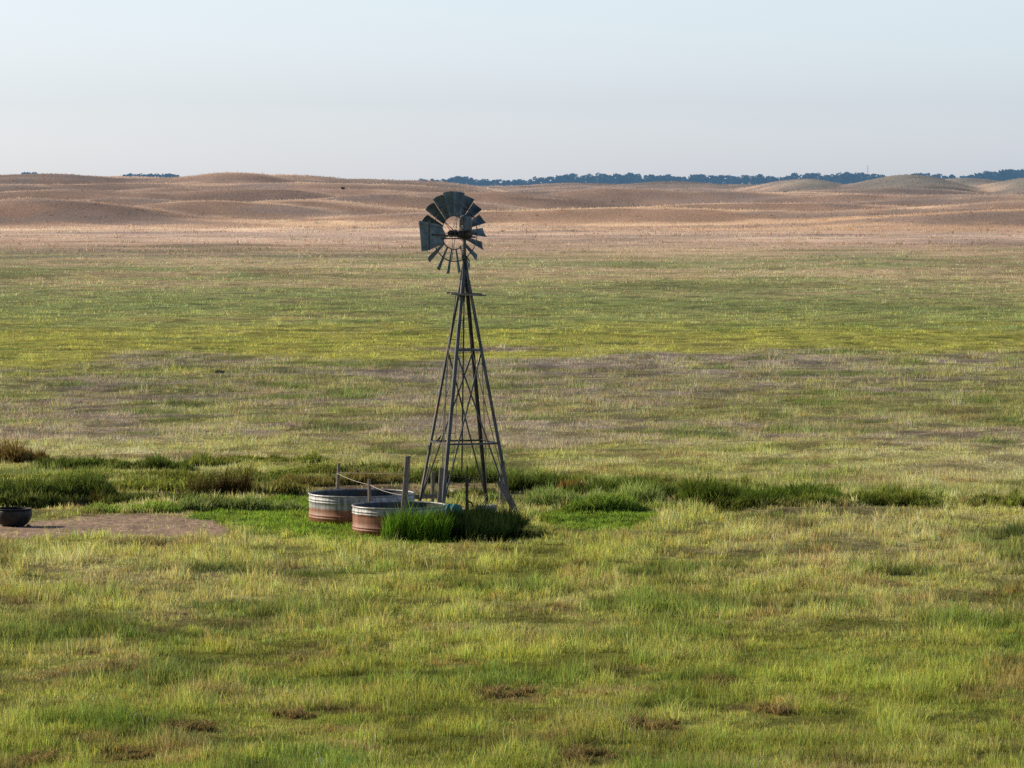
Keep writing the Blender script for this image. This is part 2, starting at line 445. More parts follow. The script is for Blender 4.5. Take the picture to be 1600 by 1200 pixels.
def far_tree_mat(name, dif, emi):
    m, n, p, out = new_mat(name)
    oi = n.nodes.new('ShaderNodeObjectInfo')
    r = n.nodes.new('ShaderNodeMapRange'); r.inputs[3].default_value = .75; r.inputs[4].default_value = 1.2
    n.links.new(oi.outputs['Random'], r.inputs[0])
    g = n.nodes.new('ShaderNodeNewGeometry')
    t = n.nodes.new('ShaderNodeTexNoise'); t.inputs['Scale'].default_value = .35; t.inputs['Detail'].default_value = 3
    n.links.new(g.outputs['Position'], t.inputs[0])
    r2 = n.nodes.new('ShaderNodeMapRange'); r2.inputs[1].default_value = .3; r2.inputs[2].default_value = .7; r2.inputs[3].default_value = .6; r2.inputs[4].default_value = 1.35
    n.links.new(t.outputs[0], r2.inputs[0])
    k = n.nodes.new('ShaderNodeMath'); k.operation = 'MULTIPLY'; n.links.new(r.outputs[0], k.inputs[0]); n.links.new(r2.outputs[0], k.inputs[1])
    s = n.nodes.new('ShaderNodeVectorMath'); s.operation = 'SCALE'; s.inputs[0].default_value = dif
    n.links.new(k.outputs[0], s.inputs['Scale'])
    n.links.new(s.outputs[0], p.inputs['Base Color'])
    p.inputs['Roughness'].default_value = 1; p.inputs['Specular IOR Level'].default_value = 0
    p.inputs['Emission Color'].default_value = (*emi, 1); p.inputs['Emission Strength'].default_value = 1.0  # faint glow stands in for distance haze
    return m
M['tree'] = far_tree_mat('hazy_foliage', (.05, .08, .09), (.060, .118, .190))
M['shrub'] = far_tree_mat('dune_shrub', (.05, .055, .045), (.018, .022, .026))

# ------------------------------------------------------------------ object helpers
def tag(o, label=None, cat=None, group=None, kind=None):
    if label: o['label'] = label
    if cat: o['category'] = cat
    if group: o['group'] = group
    if kind: o['kind'] = kind
    return o

def empty(name, loc, label, cat, group=None, rz=0.0):
    o = bpy.data.objects.new(name, None)
    o.empty_display_size = .2
    col.objects.link(o)
    o.location = loc
    o.rotation_euler.z = rz
    return tag(o, label, cat, group)

def fast_mesh(name, V, loops, starts, mat, tint=None, smooth=False, parent=None):
    me = bpy.data.meshes.new(name)
    me.vertices.add(len(V)); me.vertices.foreach_set('co', np.asarray(V, np.float32).ravel())
    me.loops.add(len(loops)); me.loops.foreach_set('vertex_index', np.asarray(loops, np.int32).ravel())
    me.polygons.add(len(starts)); me.polygons.foreach_set('loop_start', np.asarray(starts, np.int32))
    if smooth:
        me.polygons.foreach_set('use_smooth', np.ones(len(starts), bool))
    me.update(calc_edges=True)
    if tint is not None:
        a = me.attributes.new('tint', 'FLOAT_COLOR', 'POINT')
        a.data.foreach_set('color', np.concatenate([tint, np.ones((len(tint), 1))], 1).astype(np.float32).ravel())
    me.materials.append(mat)
    o = bpy.data.objects.new(name, me)
    col.objects.link(o)
    if parent: o.parent = parent
    return o

def link_bm(name, bm, mat, parent=None, smooth=False):
    me = bpy.data.meshes.new(name)
    bmesh.ops.recalc_face_normals(bm, faces=bm.faces)
    if smooth:
        for f in bm.faces: f.smooth = True
    bm.to_mesh(me); bm.free()
    for m in (mat if isinstance(mat, (list, tuple)) else [mat]):
        me.materials.append(m)
    o = bpy.data.objects.new(name, me)
    col.objects.link(o)
    if parent: o.parent = parent
    return o

def frame(a, b):
    d = (Vector(b) - Vector(a))
    z = d.normalized()
    x = Vector((1, 0, 0)) if abs(z.x) < .9 else Vector((0, 1, 0))
    x = (x - z * x.dot(z)).normalized()
    return x, z.cross(x), z, d.length

def add_tube(bm, pts, r, seg=6, cap=True, r_end=None):
    pts = [Vector(p) for p in pts]
    rings = []
    n = len(pts)
    for i, p in enumerate(pts):
        a, b = pts[max(i - 1, 0)], pts[min(i + 1, n - 1)]
        x, y, z, _ = frame(a, b)
        rr = r if r_end is None else r + (r_end - r) * i / (n - 1)
        rings.append([bm.verts.new(p + x * rr * math.cos(k * 2 * PI / seg) + y * rr * math.sin(k * 2 * PI / seg)) for k in range(seg)])
    for A, B in zip(rings, rings[1:]):
        for k in range(seg):
            bm.faces.new((A[k], A[(k + 1) % seg], B[(k + 1) % seg], B[k]))
    if cap:
        bm.faces.new(rings[0][::-1]); bm.faces.new(rings[-1])

def add_bar(bm, a, b, w, t, up=None):
    """rectangular bar from a to b"""
    a, b = Vector(a), Vector(b)
    z = (b - a).normalized()
    u = Vector(up) if up is not None else Vector((0, 0, 1))
    if abs(u.dot(z)) > .98: u = Vector((1, 0, 0))
    y = (u - z * u.dot(z)).normalized()
    x = y.cross(z)
    vs = []
    for p in (a, b):
        for sx, sy in ((-1, -1), (1, -1), (1, 1), (-1, 1)):
            vs.append(bm.verts.new(p + x * sx * w / 2 + y * sy * t / 2))
    for f in ((0, 1, 2, 3), (7, 6, 5, 4), (0, 4, 5, 1), (1, 5, 6, 2), (2, 6, 7, 3), (3, 7, 4, 0)):
        bm.faces.new([vs[i] for i in f])

def add_angle(bm, a, b, d1, d2, w, t):
    """L section from a to b, flanges along d1 and d2"""
    a, b = Vector(a), Vector(b)
    d1, d2 = Vector(d1).normalized(), Vector(d2).normalized()
    prof = [(0, 0), (w, 0), (w, t), (t, t), (t, w), (0, w)]
    A = [bm.verts.new(a + d1 * p + d2 * q) for p, q in prof]
    B = [bm.verts.new(b + d1 * p + d2 * q) for p, q in prof]
    for k in range(6):
        bm.faces.new((A[k], A[(k + 1) % 6], B[(k + 1) % 6], B[k]))
    bm.faces.new(A[::-1]); bm.faces.new(B)

def add_lathe(bm, prof, seg=48, c=(0, 0, 0), wob=0.0, mat=None):
    rings = []
    for r, z in prof:
        ring = []
        for k in range(seg):
            a = 2 * PI * k / seg
            rr = r * (1 + wob * math.sin(3 * a + 1.3) + wob * .6 * math.sin(7 * a))
            ring.append(bm.verts.new((c[0] + rr * math.cos(a), c[1] + rr * math.sin(a), c[2] + z)))
        rings.append(ring)
    for A, B in zip(rings, rings[1:]):
        for k in range(seg):
            f = bm.faces.new((A[k], A[(k + 1) % seg], B[(k + 1) % seg], B[k]))
            if mat is not None: f.material_index = mat
    return rings

# ------------------------------------------------------------------ ground
def build_ground():
    ds = [2.0]
    while ds[-1] < 60: ds.append(ds[-1] + 3.0)
    while ds[-1] < 420: ds.append(ds[-1] * 1.006 + .05)
    while ds[-1] < 3200: ds.append(ds[-1] * 1.0085)
    while ds[-1] < 60000: ds.append(ds[-1] * 1.12)
    ds = np.array([-300.0, -60.0] + ds)
    t = np.concatenate([np.linspace(-4.0, -.24, 40), np.linspace(-.22, .22, 480), np.linspace(.24, 4.0, 40)])
    D, T = np.meshgrid(ds, t, indexing='ij')
    X = T * np.maximum(np.abs(D), 40.0)
    x, y = X.ravel(), D.ravel()
    z = ground_h(x, y)
    z = z - sstep(1.2, 4.0, np.abs(x) / np.maximum(np.abs(y), 40)) * 0
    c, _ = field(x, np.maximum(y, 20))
    path, mud, clover = masks(x, y)
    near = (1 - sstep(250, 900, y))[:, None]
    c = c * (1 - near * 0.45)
    yard = ((x > -40) & (x < 40) & (y > 100) & (y < 180))
    dd, dk = ditch_d(x, y)
    soil_cut = sstep(-1.2, -.2, dd) * sstep(1.3, .5, dd) * dk
    for mk, rgb in ((soil_cut, (84, 72, 56)), (path, (162, 137, 116)), (mud, (112, 92, 74)), (clover, (82, 108, 40))):
        k = (mk * yard)[:, None]
        c = c * (1 - k) + k * lin(rgb) * 1.25 * (.8 + .5 * vnoise(x, y, .5, 97))[:, None]
    nr, nc = D.shape
    i = np.arange((nr - 1) * (nc - 1))
    r, q = i // (nc - 1), i % (nc - 1)
    a = r * nc + q
    loops = np.stack([a, a + 1, a + nc + 1, a + nc], 1)
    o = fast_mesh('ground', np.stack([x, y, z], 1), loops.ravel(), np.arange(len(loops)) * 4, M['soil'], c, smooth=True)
    tag(o, kind='structure')
build_ground()

# ------------------------------------------------------------------ grass
def blades(name, x, y, h, w, tint, lean=.55, tip=None, parent=None, base_dark=.8, z=None, segs=2, mat=None, origin=(0, 0, 0), splay=None):
    n = len(x)
    z = ground_h(x, y) if z is None else z
    yaw = rng.uniform(0, PI, n)
    la = rng.uniform(0, 2 * PI, n)
    lm = h * lean * rng.uniform(.1, 1, n)
    lx, ly = np.cos(la) * lm + h * .06, np.sin(la) * lm        # light wind to the right
    if splay is not None:
        lx, ly = lx * .6 + splay[0] * h, ly * .6 + splay[1] * h
    sx, sy = np.cos(yaw) * w / 2, np.sin(yaw) * w / 2
    P = np.stack([x, y, z - .03], 1) - np.array(origin)
    S = np.stack([sx, sy, np.zeros(n)], 1)
    mid = P + np.stack([lx * .3, ly * .3, h * .58 + .03], 1)
    top = P + np.stack([lx, ly, h + .03], 1)
    tipc = tint if tip is None else tip
    if segs == 2:
        V = np.stack([P - S, P + S, mid + S * .8, mid - S * .8, top], 1).reshape(-1, 3)
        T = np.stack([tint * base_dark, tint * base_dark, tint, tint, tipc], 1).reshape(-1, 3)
        b = np.arange(n)[:, None] * 5
        L = np.concatenate([b, b + 1, b + 2, b + 3, b + 3, b + 2, b + 4], 1).ravel()
        st = (np.arange(n)[:, None] * 7 + np.array([0, 4])).ravel()
    else:
        V = np.stack([P - S, P + S, top], 1).reshape(-1, 3)
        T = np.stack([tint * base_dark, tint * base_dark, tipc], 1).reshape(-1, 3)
        L = np.arange(n * 3)
        st = np.arange(n) * 3
    return fast_mesh(name, V, L, st, mat or M['grass'], T, parent=parent)

MOUNDS = [
    (790, 1078, 1.0, 'long brown dead grass mound low in the meadow below the windmill'),
    (187, 1040, .75, 'brown dead grass mound in the left meadow, highest of the left mounds'),
    (290, 1142, .8, 'reddish brown mound in the left meadow, right of and below the highest left mound'),
    (1030, 1140, 1.0, 'wide brown dead grass mound right of centre near the bottom'),
    (1215, 1110, .7, 'brown mound right of the wide dead grass mound'),
    (925, 1186, .9, 'dark brown mound near the bottom edge, centre'),
    (190, 1188, .8, 'brown mound close to the bottom edge at the left'),
    (1125, 1062, .6, 'small brown mound in the right meadow, furthest from the bottom edge'),
    (60, 1196, .8, 'dark brown mound in the bottom left corner'),
    (455, 1118, .7, 'brown mound in the meadow between the left mounds and the centre')]

def mound_mask(x, y):
    k = np.zeros(len(x))
    for (px, py, wm, _) in MOUNDS:
        Y = CAM_H * F / (py + 5 - HOR); X = (px - 800) / F * Y
        r = np.hypot((x - X) / (wm * .75), (y - Y - wm * .1) / (wm * 1.1)) + ragged(x, y, .5, 33) * .9
        k = np.maximum(k, sstep(1.15, .75, r))
    return k

def jitter(c, n, amt=.28, hue=.10):
    k = rng.normal(1, amt, n).clip(.45, 1.8)[:, None]
    hj = 1 + rng.normal(0, hue, (n, 3)) * np.array([1, .5, 1.0])
    return np.clip(c * k * hj, .004, .92)

def spread(n, v0, v1, half=.152):
    """points thinning out with distance between two rows of the level field"""
    v = rng.uniform(v0, v1, n)
    y = CAM_H * F / (v - HOR)
    x = rng.uniform(-1, 1, n) * np.maximum(half * y, .128 * y + 4.0)      # margin for a step to the side
    return x, y

def bunch(x, y, per, sig):
    """gather points into bunches: returns moved points, splay, and a random factor set per bunch"""
    n = len(x)
    nb = max(1, n // per)
    own = rng.integers(0, nb, n)
    sg = sig * np.clip(rng.lognormal(0, .35, nb), .5, 2.2)[own]
    ox, oy = rng.normal(0, 1, n), rng.normal(0, 1, n)
    cx, cy = x[:nb][own], y[:nb][own]
    sp = np.stack([ox, oy]) * .30
    edge = np.exp(-(ox ** 2 + oy ** 2) * .22)
    return cx + ox * sg, cy + oy * sg, sp, own, nb, edge

def field_grass(name, n, v0, v1, wpx, segs, hk=1.0, seedtip=.13, share=.62, per=26, sig=.0013):
    n1 = int(n * share)
    xa, ya = spread(n1, v0, v1)
    xb, yb, sp, own, nb, edge = bunch(xa, ya, per, sig * ya[:max(1, n1 // per)].mean())
    # nearer bunches tighter, farther ones wider
    x2, y2 = spread(n - n1, v0, v1)
    x, y = np.concatenate([xb, x2]), np.concatenate([yb, y2])
    bh = np.concatenate([(np.clip(rng.lognormal(.08, .30, nb), .45, 1.9)[own]) * (.55 + .55 * edge), rng.uniform(.35, .9, n - n1)])
    bl = np.concatenate([rng.normal(1.0, .14, nb).clip(.6, 1.5)[own], rng.normal(.92, .1, n - n1)])
    bg_ = np.concatenate([rng.normal(0, .075, nb)[own], np.zeros(n - n1)])
    sx = np.concatenate([sp[0], np.zeros(n - n1)]); sy = np.concatenate([sp[1], np.zeros(n - n1)])
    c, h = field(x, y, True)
    path, mud, clover = masks(x, y)
    inyard = (y > 100) & (y < 180)
    keep = rng.uniform(0, 1, n) > np.maximum(path * .93, mud * .80) * inyard
    keep &= (rng.uniform(0, 1, n) > .25 * clover)
    x, y, c, h, clover, mud, path, bh, bl, bg_, sx, sy, inyard = [q[keep] for q in (x, y, c, h, clover, mud, path, bh, bl, bg_, sx, sy, inyard)]
    m = len(x)
    k = (clover * inyard)[:, None]
    c = c * (1 - k) + k * lin((136, 148, 58)) * (.6 + .7 * vnoise(x, y, .45, 95))[:, None] * KC
    h = h * (1 - .60 * k[:, 0]) * (1 - .45 * mud * inyard) * (1 - .55 * np.minimum(path, 1) * inyard)
    mm = mound_mask(x, y)                      # short brown thatch on and before the mounds
    h = h * (1 - .5 * mm)
    c = c * (1 - .62 * mm[:, None]) + .62 * mm[:, None] * lin((132, 114, 76)) * 1.5
    h = h * hk * bh * rng.uniform(.55, 1.2, m)
    w = y * wpx / (F * .64) * rng.uniform(.5, 1.3, m)
    c = c * bl[:, None] * np.stack([1 + bg_, np.ones(m), 1 - .6 * bg_], 1)
    t = jitter(c, m, .26, .12)
    dry = rng.uniform(0, 1, m) < seedtip
    tip = t * 1.15
    tip[dry] = jitter(np.tile(lin((176, 164, 122)), (dry.sum(), 1)), dry.sum(), .2)
    red = rng.uniform(0, 1, m) < .14
    tip[red] = jitter(np.tile(lin((150, 120, 100)), (red.sum(), 1)), red.sum(), .2)
    h[dry] *= 1.22
    return blades(name, x, y, np.maximum(h, .03), w, t, tip=tip, segs=segs, splay=np.stack([sx, sy]))

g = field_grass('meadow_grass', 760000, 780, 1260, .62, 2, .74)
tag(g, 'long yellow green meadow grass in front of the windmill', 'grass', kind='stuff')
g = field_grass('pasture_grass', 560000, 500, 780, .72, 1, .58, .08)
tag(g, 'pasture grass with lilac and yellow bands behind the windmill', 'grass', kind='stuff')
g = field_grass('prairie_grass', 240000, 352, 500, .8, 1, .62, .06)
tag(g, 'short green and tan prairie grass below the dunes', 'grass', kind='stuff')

def dune_grass(n):
    y = rng.uniform(820, 2600, n) ** 1.0
    x = rng.uniform(-.152, .152, n) * y
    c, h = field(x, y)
    w = y * .75 / (F * .64) * rng.uniform(.5, 1.3, n)
    h = np.maximum(h, .30) * rng.uniform(.4, 1.2, n) * .85
    o = blades('dune_grass', x, y, h, w, jitter(c * 1.05, n, .12, .03), segs=1, base_dark=.9)
    tag(o, 'dry pinkish tan grass covering the far dunes', 'grass', kind='stuff')
dune_grass(280000)

# ------------------------------------------------------------------ tall sedge along the ditch banks
def bank(name, runs, label):
    X, Y, H, C, SX, SY = [], [], [], [], [], []
    for (u0, u1, v, hm, rgb, dens, tipc, depth) in runs:
        n = int((u1 - u0) * dens)
        u = rng.uniform(u0, u1, n)
        yb = CAM_H * F / (v - HOR)
        x0 = (u - 800) / F * yb
        wig = (fbm(x0, x0 * 0 + v, 2.5, 3, 101) - .5) * depth * 2.2
        y = yb + wig + rng.uniform(0, depth, n)
        xx, y, spl, own, nb, edge = bunch((u - 800) / F * y, y, 22, .11)
        x0 = xx; u = x0 / y * F + 800
        SX.append(spl[0]); SY.append(spl[1])
        e = sstep(0, .12, (u - u0) / (u1 - u0)) * sstep(0, .12, (u1 - u) / (u1 - u0))
        h = hm * (.35 + .65 * e) * (.12 + 1.75 * fbm(x0, x0 * 0 + v * 2, .9, 4, 103, .7) ** 1.3) * rng.uniform(.6, 1.15, n) * np.clip(rng.lognormal(0, .42, nb), .3, 2.0)[own] * (.55 + .5 * edge)
        X.append(x0); Y.append(y); H.append(h)
        nz = (fbm(x0, y, 1.6, 2, 107))[:, None]
        C.append(jitter(np.tile(lin(rgb), (n, 1)) * (.75 + 1.1 * nz) * rng.normal(1, .22, nb).clip(.5, 1.6)[own][:, None], n, .25))
    X, Y, H, C, SX, SY = map(np.concatenate, (X, Y, H, C, SX, SY))
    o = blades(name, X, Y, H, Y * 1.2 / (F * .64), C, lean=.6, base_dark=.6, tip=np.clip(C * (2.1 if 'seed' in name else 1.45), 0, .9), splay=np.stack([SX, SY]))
    return tag(o, label, 'sedge', kind='stuff')

G1, G2, BR, PA = (86, 98, 42), (116, 122, 54), (120, 100, 56), (112, 124, 66)
bank('bank_sedge', [
    (-60, 75, 724, 0.429, BR, 50, None, 1.8), (50, 190, 731, 0.281, G1, 40, None, 1.4), (170, 300, 733, 0.234, G1, 40, None, 1.4), (280, 520, 728, 0.172, G2, 25, None, 1.8),
    (-60, 100, 782, 0.429, G1, 80, None, 1.8), (80, 185, 781, 0.390, G1, 70, None, 1.6), (170, 310, 769, 0.312, G2, 60, None, 2.0), (290, 480, 766, 0.250, (112, 108, 52), 50, None, 1.8),
    (420, 660, 757, 0.203, (118, 110, 60), 45, None, 2.0), (460, 640, 741, 0.172, G2, 25, None, 1.6), (-40, 480, 752, 0.156, G2, 20, None, 3.0),
    (620, 820, 756, 0.312, G1, 50, None, 1.8), (790, 905, 766, 0.281, G1, 55, None, 1.6), (870, 1090, 774, 0.296, G1, 60, None, 1.8),
    (1060, 1200, 783, 0.310, (86, 100, 38), 75, None, 2.2), (1150, 1330, 787, 0.310, (80, 96, 36), 80, None, 1.8), (1290, 1460, 788, 0.250, G2, 45, None, 1.8),
    (1060, 1480, 790, .23, (96, 104, 44), 45, None, 1.6), (640, 1080, 772, .2, (90, 96, 44), 45, None, 1.6), (-60, 320, 786, .2, (84, 92, 42), 45, None, 1.4), (1400, 1700, 786, 0.187, G2, 25, None, 2.5), (860, 1330, 762, 0.195, G2, 25, None, 3.0)],
    'tall dark green sedge lining the ditch banks')
bank('pale_seed_grass', [
    (120, 300, 803, .17, (112, 128, 56), 60, None, 1.2), (270, 475, 800, .21, PA, 70, None, 1.2),
    (810, 1050, 791, .30, PA, 60, None, 1.6), (880, 1000, 801, .26, (100, 118, 46), 60, None, 1.0), (700, 860, 790, .2, PA, 30, None, 1.2)],
    'pale seed headed grass beside the ditch and bare path')

def low_weeds(n=90000):
    x, y = spread(n * 3, 770, 862, .10)
    _, _, cl = masks(x, y)
    k = (rng.uniform(0, 1, len(x)) < cl) & (fbm(x, y, .5, 2, 161) > .40)
    x, y = x[k][:n], y[k][:n]
    m = len(x)
    c = np.tile(lin((120, 142, 54)), (m, 1)) * KC * (.45 + 1.0 * fbm(x, y, .7, 3, 163))[:, None] * 1.1
    h = rng.uniform(.03, .13, m) * (.5 + fbm(x, y, .8, 2, 165))
    o = blades('low_weeds', x, y, h, rng.uniform(.02, .06, m), jitter(c, m, .3), lean=1.2, segs=1, base_dark=.7)
    tag(o, 'low bright green broad leaved weeds covering the ground round the tanks', 'weeds', kind='stuff')
low_weeds()

# individual tussocks and weed clumps
def tussock(name, px, py, wm, hm, rgb, label, group, n=900, dm=None, dome=1.0, lean=.5, cat='tussock'):
    yb = CAM_H * F / (py - HOR)
    x0 = (px - 800) / F * yb
    dm = dm or wm * .7
    r = np.sqrt(rng.uniform(0, 1, n)); a = rng.uniform(0, 2 * PI, n)
    bx, by = r * np.cos(a), r * np.sin(a)
    h = hm * (1 - .55 * dome * r ** 2) * rng.uniform(.6, 1.1, n)
    own = rng.integers(0, max(1, n // 40), n)
    bx, by = bx[own] + rng.normal(0, .10, n), by[own] + rng.normal(0, .10, n)
    h = h * np.clip(rng.lognormal(0, .28, n), .4, 1.9)[own]
    x = x0 + bx * wm / 2; y = yb + dm / 2 + by * dm / 2
    z = ground_h(x, y)
    o0 = (x0, yb + dm / 2, float(ground_h(np.array([x0]), np.array([yb + dm / 2]))[0]))
    c = jitter(np.tile(lin(rgb), (n, 1)), n, .3) * 1.3 * rng.normal(1, .22, n).clip(.5, 1.6)[own][:, None]
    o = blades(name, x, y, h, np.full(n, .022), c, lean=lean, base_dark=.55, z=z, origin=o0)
    o.location = o0
    return tag(o, label, cat, group)

tussock('grass_tussock', 362, 776, 1.05, 1.05, (80, 66, 38), 'round brown green tussock beside the ditch, the taller right one of the touching pair', 'round tussocks on the ditch bank', 2200)
tussock('grass_tussock', 318, 776, 1.15, .92, (86, 80, 42), 'round olive brown tussock touching the left side of the taller brown one', 'round tussocks on the ditch bank', 2200)
tussock('grass_tussock', 155, 782, .75, .60, (98, 88, 44), 'brown topped tussock at the right end of the dark sedge above the bare path', 'round tussocks on the ditch bank', 900)
tussock('grass_tussock', 892, 768, .75, .42, (142, 118, 62), 'small golden brown tussock on the ditch bank right of the windmill', 'round tussocks on the ditch bank', 800)
tussock('grass_tussock', 28, 724, 1.0, .27, (104, 92, 50), 'dark brown tussock at the far left on the upper bank', 'round tussocks on the ditch bank', 900)
tussock('grass_clump', 652, 849, 1.75, .72, (94, 124, 36), 'bright green grass clump beside the front tank, left of the dark weeds', None, 4600, 1.5, .6, .45, 'grass clump')
tussock('weed_clump', 747, 848, 2.5, .48, (40, 54, 26), 'dark green weeds growing around the foot of the windmill', None, 13000, 5.6, .25, .4, 'weeds')
tussock('grass_clump', 838, 842, .75, .34, (128, 126, 72), 'pale tufted grass at the right edge of the dark weeds', None, 700, .8, .7, .5, 'grass clump')
for (px, py, wm, lab) in MOUNDS:
    tussock('dead_grass_mound', px, py + 4, wm * 1.15, .16, (142, 124, 80), lab, 'brown dead grass mounds in the meadow', 620, wm * 1.4, .7, 1.6, 'mound')

# dry bent stalks
def stalks():
    bm = bmesh.new()
    for (px, py) in [(500, 1190), (512, 1194), (226, 1128), (425, 1150), (990, 1128), (1000, 1145), (1103, 1192), (1190, 1195), (1380, 1040), (760, 1130)]:
        y = CAM_H * F / (py + 12 - HOR); x = (px - 800) / F * y
        z = float(ground_h(np.array([x]), np.array([y]))[0])
        for q in range(random.randint(1, 2)):
            xx, dx, hh = x + random.uniform(-.06, .06), random.uniform(.05, .2) * random.choice((-1, 1)), random.uniform(.2, .32)
            pts = [(xx, y, z), (xx + dx * .1, y, z + hh * .6), (xx + dx * .5, y, z + hh), (xx + dx, y - .02, z + hh * .9), (xx + dx * 1.3, y - .03, z + hh * .75)]
            add_tube(bm, pts, .0045, 4)
    o = link_bm('dry_stalks', bm, M['rope'])
    tag(o, 'pale dry bent grass stalks standing in the near meadow', 'dry stalks', kind='stuff')
stalks()

# ------------------------------------------------------------------ windmill
TX, TY = (726 - 800) / F * 120.0, 120.0
PXM = F / 120.0
def windmill():
    W = empty('windmill', (TX, TY, 0), 'old grey metal windmill with bladed wheel on a tapered lattice tower beside two stock tanks', 'windmill')
    zt = lambda py: at(0, py, TY).z
    APEX = zt(402)
    # four legs, corner offsets at ground (unit: metres)
    def corner(k, z):
        base = [(-26, -55), (55, -26), (26, 55), (-55, 26)][k]
        py = HOR + (CAM_H - z) * PXM
        r = (py - 405) / (690 - 405.0)
        r = max(r, .035)
        return Vector((base[0] / PXM * r, base[1] / PXM * r, z))
    ZR1, ZR2, ZP = zt(690), zt(545), zt(459)
    for k in range(4):
        bm = bmesh.new()
        a, b = corner(k, -.1), corner(k, APEX - .02)
        n1 = corner((k + 1) % 4, 0) - corner(k, 0); n2 = corner((k - 1) % 4, 0) - corner(k, 0)
        add_angle(bm, a, b, n1, n2, .095, .014)
        # splice plates with bolts
        for zz in (ZR2 + .28, ZR1 - .9 + .2 * k):
            p = corner(k, zz)
            add_bar(bm, p - Vector((0, 0, .16)) + n1.normalized() * .036 - n2.normalized() * .006, p + Vector((0, 0, .16)) + n1.normalized() * .036 - n2.normalized() * .006, .07, .01, n2)
        link_bm('leg', bm, M['steel'], W)
    for z in (ZR1, ZR2):
        for k in range(4):
            bm = bmesh.new()
            a, b = corner(k, z), corner((k + 1) % 4, z)
            out = ((a + b) / 2); out.z = 0; out = out.normalized()
            add_angle(bm, a + out * .006, b + out * .006, (0, 0, -1), -out, .055, .008)
            link_bm('girt', bm, M['steel'], W)
    for k in range(4):
        q = (k + 1) % 4
        for s, (i, j) in enumerate(((k, q), (q, k))):
            bm = bmesh.new()
            a, b = corner(i, ZR2 - .05), corner(j, .05)
            out = (corner(k, 0) + corner(q, 0)); out.z = 0; out = out.normalized()
            off = -out * (.02 + .025 * s)
            add_bar(bm, a + off, b + off, .045, .014, out)
            link_bm('brace', bm, M['steel'], W)
    # small top cage below the platform
    for z in (zt(425), zt(441)):
        bm = bmesh.new()
        for k in range(4):
            add_bar(bm, corner(k, z), corner((k + 1) % 4, z), .04, .02)
        link_bm('top_girt', bm, M['zinc'], W)
    # platform: two weathered planks
    yo = [(-29, 24, -.17, 456.6, 459.2), (-23, 33, .20, 0, 0)]
    bm = bmesh.new()
    add_bar(bm, ((697 - 726) / PXM, -.02, zt(457.2)), ((752 - 726) / PXM, .14, zt(459.2)), .24, .045)
    link_bm('platform_plank', bm, M['plank'], W)
    bm = bmesh.new()
    add_bar(bm, ((704 - 726) / PXM, -.30, zt(458.5)), ((759 - 726) / PXM, -.14, zt(461.5)), .24, .045)
    link_bm('platform_plank', bm, M['plank'], W)
    bm = bmesh.new()
    for s in (-.16, .16):
        add_bar(bm, (s, -.40, zt(462)), (s, .30, zt(462)), .05, .05)
    link_bm('platform_bearer', bm, M['wood'], W)
    # ladder inside the left face
    bm = bmesh.new()
    def lad(px, py): return Vector(((px - 726) / PXM, -.42 * max(.1, (py - 405) / 330.0) - .02, zt(py)))
    left = [lad(690.5, 737), lad(692.5, 690), lad(697, 588), lad(703, 530), lad(713, 459)]
    right = [lad(706, 737), lad(710.5, 690), lad(716, 588), lad(720.5, 530), lad(727, 459)]
    add_tube(bm, left, .014, 6); add_tube(bm, right, .010, 6)
    for i in range(9):
        py = 735 - 29.3 * i
        l = np.interp(py, [459, 530, 588, 690, 737], [713, 703, 697, 692.5, 690.5]); r = np.interp(py, [459, 530, 588, 690, 737], [727, 720.5, 716, 710.5, 706])
        add_tube(bm, [lad(l, py), lad(r, py)], .010, 5)
    link_bm('ladder', bm, M['wire'], W)
    # pump rod and the stand pipe of the well
    bm = bmesh.new()
    add_tube(bm, [(-.085, .02, zt(737)), (-.02, .0, zt(470)), (0, 0, zt(372))], .022, 8)
    link_bm('pump_rod', bm, M['iron'], W)
    bm = bmesh.new()
    add_tube(bm, [(.065, -.02, -.05), (.065, -.02, zt(748))], .046, 10)
    add_tube(bm, [(.065, -.02, zt(748)), (.07, -.02, zt(728))], .020, 8)
    add_tube(bm, [(.065, -.02, zt(783)), (.20, -.06, zt(786)), (.24, -.08, zt(792))], .03, 8)
    add_tube(bm, [(.065, -.02, zt(760)), (.065, -.02, zt(757))], .06, 10)
    link_bm('well_pipe', bm, M['iron'], W)
    # mast
    bm = bmesh.new()
    add_tube(bm, [(0, 0, zt(418)), (0, 0, zt(371))], .048, 10)
    add_tube(bm, [(0, 0, zt(404)), (0, 0, zt(399))], .09, 10)
    for i in range(6):
        z = zt(384 + 2.6 * i)
        add_tube(bm, [(-.09, -.05, z), (-.07, -.10, z - .02), (-.05, -.05, z - .035)], .014, 5)
    link_bm('mast', bm, M['zinc'], W)
    bm = bmesh.new()
    add_bar(bm, (.02, -.1, zt(398)), (.15, -.12, zt(408)), .05, .03); add_bar(bm, (.15, -.12, zt(408)), (.14, -.12, zt(420)), .014, .014)
    add_bar(bm, (.14, -.12, zt(414)), (.14, -.12, zt(421)), .06, .02)
    link_bm('furl_lever', bm, M['iron'], W)
    # ---- head: gear case, axle, hood
    n = Vector((-.656, .755, 0))              # wheel axis, facing away to the left
    s = Vector((.755, .656, 0))               # to the right across the wheel
    C = n * .49 + Vector((0, 0, zt(363.5)))
    bm = bmesh.new()
    add_tube(bm, [-n * .22 + Vector((0, 0, zt(366))), n * .10 + Vector((0, 0, zt(366)))], .13, 12)
    add_tube(bm, [n * .10 + Vector((0, 0, zt(366))), C + n * .06], .055, 10)
    add_bar(bm, -s * .16 + Vector((-.02, -.05, zt(366))), s * .16 + Vector((0, -.05, zt(366))), .20, .20)
    add_tube(bm, [(0, 0, zt(374)), (0, 0, zt(368))], .10, 10)
